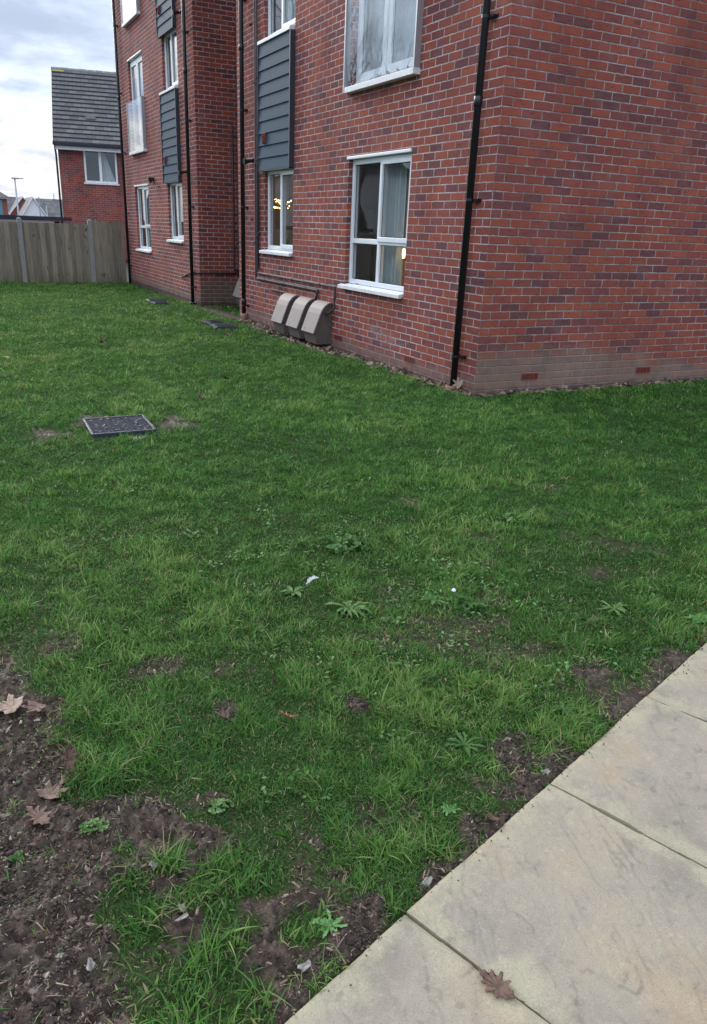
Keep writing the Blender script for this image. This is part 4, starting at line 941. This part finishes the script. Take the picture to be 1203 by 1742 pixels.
def ridge_house(name, label, x0, x1, y, zb, zeave, zr, wallm, dep=5.0, slant=0.0):
    t_ = thing(name, label, 'house', (x0, y, zb)); L = x1-x0
    m = MB(); m.box((0, 0, 0), (L, dep, zeave-zb)); m.build('wall', M_[wallm], t_)
    m = MB(); m.add([(-.1+slant, -.2, zeave-zb), (L+.2, -.2, zeave-zb), (L+.2, dep/2, zr-zb), (-.1, dep/2, zr-zb), (L+.2, dep+.2, zeave-zb), (-.1, dep+.2, zeave-zb)], [(0, 1, 2, 3), (3, 2, 4, 5), (0, 3, 5), (1, 4, 2)],
        [[(0, 0), (L, 0), (L, 8), (0, 8)], [(0, 8), (L, 8), (L, 0), (0, 0)], [(0, 0), (1, 8), (2, 0)], [(0, 0), (1, 8), (2, 0)]]); m.build('roof', M_['tile'], t_); return t_
ridge_house('terraced_house', 'distant house with long dark slate roof beside the white gable', 4.35, 9.0, 73, -1, 1.45, 3.02, 'brickfar')
gable_house('brick_gable_house', 'distant red brick gable with white bargeboards', 2.02, 4.25, 75, -1, 1.72, 3.06, 6, 'brickfar')
ridge_house('slate_roof_house', 'distant house showing only a pale grey roof slope', .7, 3.0, 78, -1, 1.6, 3.15, 'brickfar')
t_ = thing('corner_house', 'distant brick house with teal panel and hipped roof at the left edge', 'house', (-5.0, 60, -1))
m = MB(); m.box((0, 0, 0), (5.62, 6, 3.60)); m.build('wall', M_['brickfar'], t_)
m = MB(); m.box((3.6, -.05, 0), (5.27, -.01, 3.50)); m.build('teal_panel', M_['teal'], t_)
m = MB(); m.box((-.2, -.2, 3.58), (5.80, 0.0, 3.66)); m.build('fascia', M_['upvc'], t_)
m = MB(); m.add([(-.3, -.3, 3.66), (5.85, -.3, 3.66), (5.85, 6.3, 3.66), (-.3, 6.3, 3.66), (2.9, 3, 5.55), (3.0, 3, 5.55)], [(0, 1, 5, 4), (1, 2, 5), (2, 3, 4, 5), (3, 0, 4)], [[(0, 0), (6, 0), (3.1, 8), (3, 8)], [(0, 0), (6, 0), (3, 8)], [(0, 0), (6, 0), (3.1, 8), (3, 8)], [(0, 0), (6, 0), (3, 8)]]); m.build('roof', M_['tile'], t_)
added_terrace = ridge_house('terraced_house', 'unseen grey rendered terrace added at left to dim the window reflections', -11, 13, 0, -.6, 4.6, 6.6, 'render', 7)  # terrace added out of view to darken ground floor reflections and block horizon glow
added_terrace.location = (-15.5, 40, -.6); added_terrace.rotation_euler = (0, 0, R(100))
def street_lamp(x, y, zt, arm, r, label, zb=-.6):
    t_ = thing('street_lamp', label, 'street lamp', (x, y, zb), 'street lamps beyond the fence')
    m = MB(); m.tube([(0, 0, 0), (0, 0, 1.0), (0, 0, zt-zb)], [r*1.5, r*1.1, r*.8], 8); m.build('pole', M_['lampm'], t_, smooth=True)
    m = MB(); m.tube([(0, 0, zt-zb), (arm, 0, zt-zb+.03)], r*.55, 8); m.build('arm', M_['lampm'], t_)
    m = MB(); hx = .0 if arm < .6 else 0; m.box((-.16*arm/.44, -.08, zt-zb-.02), (.22*arm/.44, .08, zt-zb+.055)); m.build('lamp_head', M_['lampm'], t_, bevel=.01)
street_lamp(-.02, 45, 3.40, .46, .052, 'tallest grey street lamp beyond the fence, nearest of the lamps'); street_lamp(3.93, 65, 2.48, .30, .035, 'small street lamp in front of the distant slate roof, left of the pair'); street_lamp(6.02, 80, 2.35, .40, .040, 'smallest street lamp in front of the distant slate roof, right of the pair')
t_ = thing('pole', 'thin bare grey pole beside the distant white gable', 'pole', (2.28, 55, -.6)); m = MB(); m.tube([(0, 0, 0), (0, 0, 3.25)], [.05, .03], 8); m.build('shaft', M_['lampm'], t_); m = MB(); m.tube([(0, 0, 3.25), (0, 0, 3.30)], .045, 8); m.build('cap', M_['lampm'], t_)
t_ = thing('radio_mast', 'faint thin radio mast on the skyline above the slate roof', 'mast', (7.75, 90, -.6)); m = MB(); m.tube([(0, 0, 0), (0, 0, 4.5)], [.06, .03], 6); m.build('shaft', M_['lampm'], t_); m = MB(); m.box((-.12, -.02, 3.9), (.12, .02, 3.95)); m.box((-.09, -.02, 4.2), (.09, .02, 4.24)); m.build('antenna', M_['lampm'], t_)

# bare trees to the left of the lawn (seen reflected in the upper windows)
def bare_tree(x, y, h, seed, label):
    r_ = random.Random(seed); m = MB(); tr = MB(); zb = -.25
    t_ = thing('bare_tree', label, 'tree', (x, y, zb), 'bare winter trees left of the lawn')
    def grow(p, dr, L, rad, depth, mbx):
        n = 4; pts = [p]; rs = [rad]
        for i in range(n):
            dr = (dr+Vector((r_.gauss(0, .13), r_.gauss(0, .13), r_.gauss(.02, .08)))).normalized(); p = p+dr*L/n; pts.append(p); rs.append(rad*(1-.42*(i+1)/n))
        mbx.tube(pts, rs, 7 if depth < 2 else (5 if depth < 4 else 3), cap=False)
        if depth >= 6: return
        k = 3 if depth < 4 else (3 if r_.random() < .5 else 2)
        for j in range(k):
            i = n if j == 0 else r_.randint(1, n); ax_ = dr.orthogonal().normalized(); ax_.rotate(Matrix.Rotation(r_.random()*math.tau, 3, dr))
            nd = dr.copy(); nd.rotate(Matrix.Rotation(r_.uniform(.25, .85)*(.6 if j == 0 else 1), 3, ax_)); nd.z += .12; nd.normalize()
            grow(pts[i], nd, L*r_.uniform(.62, .82), rs[i]*(.85 if j == 0 else .62), depth+1, m)
    grow(Vector((0, 0, 0)), Vector((0, 0, 1)), h*.27, h*.020, 0, tr)
    tr.build('trunk', M_['bark'], t_, smooth=True); m.build('crown', M_['bark'], t_, smooth=True)
bare_tree(-10.5, 22.5, 14.5, 3, 'bare winter tree nearest the fence end on the left'); bare_tree(-13.5, 38, 17, 8, 'tall bare winter tree behind the nearest one'); bare_tree(-9.5, 54, 15, 15, 'furthest bare winter tree beyond the fence'); bare_tree(-12.5, 27, 14, 21, 'slender bare winter tree close behind the fence')

# ---------------------------------------------------------------- weeds, leaves and stones
def zat(x, y):
    xa, ya = np.array([x], float), np.array([y], float); b = bare(xa, ya); return float((gz(xa, ya)+near_relief(xa, ya, b))[0])
def rosette(name, label, x, y, n, L, wd, mat, lobed=True, lift=.35, seed=0, cat='weed'):
    r_ = random.Random(seed); m = MB(); K = 9; n = int(n*1.6)
    for i in range(n):
        a = i*2.399+r_.uniform(-.3, .3); l = L*r_.uniform(.35, .95); e = r_.uniform(.25, 1.0)*lift*2; dr = Vector((math.cos(a), math.sin(a), 0)); sd_ = Vector((-math.sin(a), math.cos(a), 0)); vs = []
        for k in range(K+1):
            s = k/K; wv = wd*(math.sin(min(1, s*.92+.06)*math.pi)**.8)*(.35+.9*s)*.75
            if lobed and 0 < k < K: wv *= r_.uniform(.9, 1.25) if k % 2 else r_.uniform(.45, .8)
            bnd = .0 if k else r_.uniform(-.35, .35); bn = bnd if k == 0 else bn; rad = l*(s-.12*e*s*s); z = l*e*(s*.9-.75*s*s)+.004+.004*r_.random()
            c = dr*rad+sd_*(bn*l*s*s)+Vector((0, 0, z)); vs += [c-sd_*wv*.5+Vector((0, 0, wv*.18)), c, c+sd_*wv*.5+Vector((0, 0, wv*.18))]
        m.add(vs, [(3*k, 3*k+1, 3*k+4, 3*k+3) for k in range(K)]+[(3*k+1, 3*k+2, 3*k+5, 3*k+4) for k in range(K)])
    o = m.build(name, M_[mat], None, smooth=True); o.location = (x, y, zat(x, y)+.001); tag(o, label, cat); return o
def clump(name, label, x, y, n, rad, size, mat, seed=0, h=.035):
    r_ = random.Random(seed); m = MB()
    for i in range(n):
        a = r_.random()*math.tau; q = rad*math.sqrt(r_.random()); c = Vector((math.cos(a)*q, math.sin(a)*q*.8, r_.uniform(.010, h)*(1.1-q/rad*.5))); s = size*r_.uniform(.6, 1.2)
        nrm = Vector((r_.gauss(0, .4), r_.gauss(0, .4), 1)).normalized(); u = nrm.orthogonal().normalized(); u.rotate(Matrix.Rotation(r_.random()*6.28, 3, nrm)); v = nrm.cross(u)
        P = [c+(u*math.cos(j*math.tau/7)*.62+v*math.sin(j*math.tau/7)*.5)*s*(1.0 if j else 1.25)+nrm*.12*s*math.cos(j*2.1) for j in range(7)]
        m.add([c-nrm*.1*s]+P, [(0, 1+j, 1+(j+1) % 7) for j in range(7)])
        b0 = Vector((c.x*.5, c.y*.5, 0)); sd_ = Vector((.0012, .0008, 0)); m.add([b0-sd_, b0+sd_, c+sd_, c-sd_], [(0, 1, 2, 3)])
    o = m.build(name, M_[mat], None); o.location = (x, y, zat(x, y)+.004); tag(o, label, 'weed'); return o
clump('clover_clump', 'dark round leaved clover clump in the middle of the lawn', -2.93, -3.079, 75, .11, .026, 'weeddark', 1, .055)
rosette('dandelion', 'pale dandelion rosette with spread leaves in mid lawn', -3.21, -3.668, 17, .13, .030, 'weedpale', seed=2, lift=.55)
rosette('dandelion', 'ragged pale dandelion beside bare soil right of mid lawn', -2.841, -3.723, 13, .10, .030, 'weedpale', seed=3, lift=.4)
clump('clover_clump', 'small leaved weed patch next to the white daisy bud', -2.743, -3.823, 48, .085, .022, 'weeddark', 4, .035)
rosette('plantain', 'small bright star shaped rosette near the path edge', -3.493, -4.84, 9, .042, .013, 'weedbright', False, .2, 5)
rosette('dandelion', 'broad dandelion with long narrow leaves above the path edge', -3.294, -4.622, 16, .085, .018, 'weeddark', True, .5, 6)
rosette('plantain', 'long leaved plantain at the path edge under the dark stone gap', -2.875, -4.598, 14, .075, .013, 'weeddark', False, .4, 7)
clump('chickweed', 'pale leaved seedling weed on the bare soil below mid lawn', -4.063, -4.581, 26, .035, .014, 'weedpale', 8, .025)
clump('chickweed', 'fine leaved grey green weed mat on the bark chips at lower left', -4.385, -4.526, 70, .036, .010, 'weedpale', 9, .016)
clump('chickweed', 'tiny green seedling on wet soil at the left edge', -4.571, -4.549, 18, .022, .011, 'weeddark', 10, .014)
rosette('dandelion', 'flattened pale weed with curled leaves before the right end of the path', -2.147, -4.084, 11, .10, .026, 'weedpale', seed=11, lift=.25)
clump('clover_clump', 'small blue green clover patch in the upper right lawn', -1.883, -3.034, 34, .09, .022, 'weedpale', 12, .035)
rosette('plantain', 'bright plantain rosette close to the right edge above the path', -1.887, -4.306, 12, .08, .028, 'weedbright', False, .35, 13)
clump('chickweed', 'low dark seedling on the soil strip beside the upper path', -2.298, -4.423, 20, .035, .012, 'weeddark', 14, .016)
rosette('dandelion', 'leafy green weed on a stony gap close to the lower path edge', -3.96, -5.053, 12, .055, .014, 'weedbright', True, .5, 15)
rosette('plantain', 'broad grey leaf clump next to the white feather', -3.364, -3.438, 7, .075, .034, 'weedpale', False, .5, 16)
clump('clover_clump', 'faint clover patch in the left middle lawn', -3.529, -2.639, 26, .10, .020, 'weedpale', 17, .03)
clump('chickweed', 'little creeping weed at the bottom of the path edge', -3.985, -5.190, 26, .022, .009, 'weeddark', 18, .012)
clump('moss_cushion', 'green moss cushion in the first slab joint of the path', -3.176, -4.865, 20, .012, .008, 'weeddark', 19, .006)
t_ = thing('daisy', 'tiny white daisy bud standing in mid lawn', 'flower', (-2.757, -3.751, zat(-2.757, -3.751)))
m = MB(); m.tube([(0, 0, 0), (.004, 0, .045)], .0013, 6); m.build('stem', M_['weedbright'], t_); m = MB(); m.tube([(.004, 0, .045), (.004, 0, .050), (.004, 0, .058)], [.004, .010, .006], 10); m.build('bud', M_['petal'], t_, smooth=True)
m = MB(); r_ = random.Random(4)
for i in range(46):
    s = i/45; a = r_.uniform(-1, 1); c = Vector((.045*s, .012*math.sin(s*3), .035+.014*s)); m.add([c, c+Vector((.010, .016*a, .010)), c+Vector((.013, .018*a, .006))], [(0, 1, 2)])
m.tube([(0, 0, .03), (.05, .01, .052)], .0012, 5); o = m.build('feather', M_['petal'], None); o.location = (-3.30, -3.42, zat(-3.3, -3.42)); tag(o, 'fluffy white feather caught in the grass', 'feather')

def weed_cover():
    r_ = random.Random(33); m = MB()
    for c in range(120):
        cx_, cy_ = r_.uniform(-4.0, -.9), r_.uniform(-4.75, -1.6)
        if c < 45: cx_, cy_ = r_.gauss(-2.9, .45), r_.gauss(-3.6, .45)
        if path_dist(cx_, cy_) < .05: continue
        rad = r_.uniform(.03, .11); mi = r_.choice([0, 0, 1, 2]); zc = zat(cx_, cy_)
        for i in range(int(rad*260)):
            a = r_.random()*math.tau; q = rad*math.sqrt(r_.random()); s_ = r_.uniform(.0035, .009); x, y, z = cx_+math.cos(a)*q, cy_+math.sin(a)*q, zc+r_.uniform(.006, .024)
            nrm = Vector((r_.gauss(0, .45), r_.gauss(0, .45), 1)).normalized(); u = nrm.orthogonal().normalized(); u.rotate(Matrix.Rotation(r_.random()*6.28, 3, nrm)); v = nrm.cross(u); k = r_.choice([.45, .7, .9])
            C = Vector((x, y, z)); m.add([C-u*s_*1.4, C-u*s_*.3+v*s_*k, C+u*s_*.7+v*s_*k*.8, C+u*s_*1.3-nrm*s_*.3, C+u*s_*.7-v*s_*k*.8, C-u*s_*.3-v*s_*k], [(0, 1, 2, 3, 4, 5)], None, mi)
    tag(m.build('weed_cover', [M_['weedpale'], M_['weeddark'], M_['weedbright']]), 'small leaved weeds mixed through the turf in the middle of the lawn', 'weeds', kind='stuff')
weed_cover()
def outline(lobes, base=.18):
    """half outline (angle from the tip, radius) mirrored about the midrib"""
    pts = []; 
    for a, r in lobes: pts.append((math.sin(R(a))*r, math.cos(R(a))*r))
    left = [(-x*.93+.02*math.sin(9*i), y*1.03-.03*math.cos(5*i)) for i, (x, y) in enumerate(pts)]
    return [(0, -base)]+pts[::-1]+[(0, 1.0)]+left
MAPLE = outline([(4, .86), (9, .80), (7, .66), (17, .62), (24, .46), (33, .60), (39, .72), (46, .92), (52, .78), (60, .74), (58, .60), (72, .46), (84, .56), (97, .70), (104, .52), (122, .44), (140, .34), (160, .26)], .26)
OAK = outline([(5, .86), (12, .80), (9, .66), (20, .62), (29, .72), (34, .66), (30, .48), (48, .44), (58, .62), (68, .60), (62, .36), (84, .28), (100, .46), (112, .50), (118, .34), (135, .30), (150, .48), (160, .50)], .62)
def leaf(label, x, y, size, mat, shape=MAPLE, rot=0, curl=.25, tilt=(0, 0), dz=.02, z=None):
    m = MB(); vs = []; L = 5; n = len(shape)
    for k in range(1, L+1):
        for (a, b) in shape:
            s = k/L; px_, py_ = a*s*size*.5, b*s*size*.5; rr = math.hypot(px_, py_)
            vs.append((px_, py_, curl*(px_**2*1.2+py_**2*.5)/size*2+.02*size*math.sin(7*px_/size+3*py_/size)*s))
    vs.append((0, 0, 0)); c = len(vs)-1
    fs = [(c, j, (j+1) % n) for j in range(n)]+[((k-1)*n+j, k*n+j, k*n+(j+1) % n, (k-1)*n+(j+1) % n) for k in range(1, L) for j in range(n)]
    m.add(vs, fs); a = shape[0]; size *= 1.0; m.tube([(a[0]*size*.5, a[1]*size*.5, .004), (a[0]*size*.6, a[1]*size*.8, .012)], .0012, 5)
    o = m.build('fallen_leaf', M_[mat], None, smooth=True); sol = o.modifiers.new('t', 'SOLIDIFY'); sol.thickness = .0006
    o.location = (x, y, (zat(x, y) if z is None else z)+dz); o.rotation_euler = (tilt[0], tilt[1], rot); tag(o, label, 'leaf', 'fallen leaves'); return o
leaf('dark curled leaf alone in the far lawn at left', -2.812, 4.08, 0.175, 'leafdark', rot=1, curl=.9, dz=.055)
leaf('dark red leaf in the lawn left of the meter boxes', -2.144, 1.208, 0.138, 'leafdark', rot=2, curl=.9, dz=.055, tilt=(.3, 0))
leaf('small dark leaf to the upper right of the slotted grate', -2.622, .399, 0.112, 'leafdark', rot=.4, curl=.7, dz=.05)
leaf('orange brown oak leaf perched on the grass in the lower middle', -3.747, -4.297, .085, 'leaforange', OAK, 1.9, .8, (.5, .3), .034)
leaf('large tan leaf at the left edge of the bare soil', -4.525, -3.885, .15, 'leaftan', rot=.9, curl=.2, dz=.012)
leaf('red brown leaf overlapping the large tan leaf at the left edge', -4.455, -3.925, .11, 'leafred', rot=2.4, curl=.3, dz=.020)
leaf('upper half of the big brown leaf pair on the soil', -4.474, -4.350, .125, 'leafred', rot=-.9, curl=.25, dz=.016)
leaf('big pinkish brown leaf, lowest on the soil at left', -4.505, -4.425, .120, 'leafred', OAK, .5, .2, (0, 0), .010)
leaf('narrow leaf standing on edge above the big soil leaves', -4.405, -4.254, .11, 'leafred', OAK, .5, .5, (1.2, .2), .032)
leaf('crumpled red leaf half hidden in grass left of the oak leaf', -3.921, -4.202, .06, 'leafred', rot=1, curl=1.1, dz=.022)
leaf('pinkish brown oak leaf lying on the bottom paving slab', -3.705, -5.345, .115, 'leafred', OAK, .35, .20, (0, .0), .003, z=-.027)
leaf('curled brown leaf leaning against the path edge', -3.408, -4.925, .06, 'leafred', rot=2.2, curl=.7, dz=.014, tilt=(.2, 0))
leaf('pale brown leaf leaning on the brick corner beside the clay collar', -.07, .150, .17, 'leaftan', rot=.3, curl=.3, dz=.075, tilt=(.7, -.8))
leaf('tan leaf lying by the wall left of the clay collar', -.16, .50, .14, 'leaftan', rot=1.4, curl=.5, dz=.02)
leaf('tan leaf by the wall below the four light window', -.13, .85, .15, 'leaftan', OAK, rot=.8, curl=.4, dz=.02)
leaf('small dry leaf stuck upright in the lawn centre', -3.204, -3.962, .028, 'leaforange', OAK, 1, .9, (.8, 0), .03)
leaf('pale leaf scrap in the far left lawn', -4.0, 3.21, .10, 'leaftan', OAK, .6, .4, (0, 0), .04)
leaf('narrow pinkish leaf upright in the grass above the oak leaf', -3.708, -4.082, .040, 'leafred', OAK, 2.5, .4, (.9, .2), .028)
leaf('dark crumpled leaf between the inspection covers and the meter boxes', -1.045, 4.369, 0.15, 'leafdark', rot=.4, curl=.9, dz=.055)
leaf('brown leaf edge at the left border of the mid lawn', -4.145, 1.815, 0.1, 'leafdark', rot=2, curl=.7, dz=.055)
leaf('tan shrivelled leaf at the edge between soil and lawn', -4.313, -3.99, .034, 'leaftan', OAK, .9, .9, (.5, .2), .012)
wl = random.Random(12); heap = MB()
def scrap(x, y, z, size, shape, rot, curl, mi):
    tx, ty = wl.gauss(0, .3), wl.gauss(0, .3); c, s_ = math.cos(rot), math.sin(rot); vs = []; n = len(shape)
    for k in (.5, 1.0):
        for (a, b) in shape:
            p, q = a*k*size*.5, b*k*size*.5; h = curl*(p*p*1.2+q*q*.5)/size*2+p*tx+q*ty; vs.append((x+p*c-q*s_, y+p*s_+q*c, z+h))
    vs.append((x, y, z)); e = len(vs)-1
    heap.add(vs, [(e, j, (j+1) % n) for j in range(n)]+[(j, n+j, n+(j+1) % n, (j+1) % n) for j in range(n)], None, mi)
for k in range(95):
    y = .55+wl.random()**.8*5.9; x = -wl.uniform(.0, .17+.06*(y > 1.5)); scrap(x, y, zat(x, y)+wl.uniform(.012, .03), wl.uniform(.04, .10), wl.choice([OAK, MAPLE]), wl.uniform(0, 6), wl.uniform(.3, 1), wl.choice([0, 0, 0, 1, 2]))
for k in range(16):
    x, y = wl.uniform(.15, .8), wl.uniform(8.3, 9.2); scrap(x, y, zat(x, y)+.02, wl.uniform(.08, .14), OAK, wl.uniform(0, 6), .6, wl.choice([0, 0, 1]))
tag(heap.build('leaf_litter', [M_['leaftan'], M_['leafred'], M_['leafdark']]), 'dry tan and brown leaves blown in a drift against the wall foot', 'leaf litter', kind='stuff')
for k, (y, mt) in enumerate([(2.55, 'leafred'), ]):
    leaf('shrivelled red leaf on the sill of the four light ground floor window', -.02, 2.52, .08, 'leafred', OAK, 1.2, .8, (0, 0), 0, z=.815)
for k in range(5):
    o = leaf('withered leaf behind the near balcony glass, '+['rightmost', 'second from the right', 'middle of the five', 'second from the left', 'leftmost of the five'][k], -.015, 1.62+k*.2, .09, 'leafred', [OAK, MAPLE][k % 2], k*1.1, .8, (.5, .4), 0, z=2.972); o['group'] = 'leaves behind the balcony glass'

def rock(name, label, x, y, s, mat, flat=.5, rot=0, seed=0, dz=0, tilt=0, long=1.4):
    r_ = random.Random(seed); m = MB(); n = 9; rings = 6; vs = []
    for i in range(rings+1):
        ph = math.pi*i/rings
        for j in range(n):
            a = math.tau*j/n; k = 1+.22*math.sin(3*a+seed)+.15*math.sin(5*a+2*ph+seed*2); sq = .55
            cxy = lambda v: math.copysign(abs(v)**sq, v)
            vs.append((cxy(math.cos(a))*math.sin(ph)**.6*s*.5*long*k, cxy(math.sin(a))*math.sin(ph)**.6*s*.5*k, math.cos(ph)*s*.5*flat*(1+.15*math.sin(4*a+seed))))
    m.add(vs, [(i*n+j, i*n+(j+1) % n, (i+1)*n+(j+1) % n, (i+1)*n+j) for i in range(rings) for j in range(n)])
    o = m.build(name, M_[mat], None); o.location = (x, y, zat(x, y)+s*flat*.25+dz); o.rotation_euler = (tilt, 0, rot); tag(o, label, 'stone' if name == 'stone' else 'wood chip'); return o
rock('stone', 'white pebble beside the path near the first slab joint', -3.132, -4.815, .020, 'stonegrey', .6, .3, 1)
rock('stone', 'pale pinkish stone against the lower path edge', -3.684, -5.030, .019, 'stonegrey', .6, .5, 2, long=1.7)
rock('wood_chip', 'flat grey white chip above the lower left grass tuft', -4.275, -4.717, .020, 'stonegrey', .25, .8, 3, dz=.012, tilt=.4, long=1.1)
rock('wood_chip', 'pale torn paper like chip right of the grass tuft', -4.245, -4.864, .017, 'stonegrey', .3, 1.5, 4, dz=.008, tilt=.3)
rock('wood_chip', 'tan splinter lying across the lower left grass', -4.256, -4.911, .010, 'stonegrey', .4, .3, 5, dz=.012, long=3)
rock('wood_chip', 'grey upright chip at the left of the lowest grass tuft', -4.461, -4.936, .018, 'stonegrey', .4, 1.3, 6, dz=.008, tilt=.7, long=1.7)
rock('stone', 'whitish flat stone at the bottom beside the path edge', -4.051, -5.125, .017, 'stonegrey', .4, .2, 7, dz=.004, long=1.8)
rock('stone', 'angular tan stone on the wet soil left of the tuft', -4.478, -4.787, .016, 'stonebrown', .6, .5, 8)
rock('wood_chip', 'pale chip with reddish edge on the smooth mud', -4.513, -4.887, .012, 'stonegrey', .4, -.5, 9, long=1.8)
rock('wood_chip', 'long grey wood chip at the left edge beside the big leaf', -4.588, -4.373, .016, 'stonebrown', .4, .1, 10, long=2.4)
rock('stone', 'rounded brown stone in the bottom left corner', -4.572, -4.945, .018, 'stonebrown', .7, .3, 11)
rock('stone', 'white scrap lying on the red leaf at the left edge', -4.462, -3.952, .015, 'stonegrey', .3, .3, 12, dz=.012)
rock('stone', 'small round brown pebble on the bare patch above the path', -3.20, -4.712, .010, 'stonebrown', .7, .3, 13)
rock('stone', 'flat pale stone in front of the slotted grate', -3.40, -.60, .09, 'stonegrey', .12, .2, 14, dz=-.004, long=1.6)
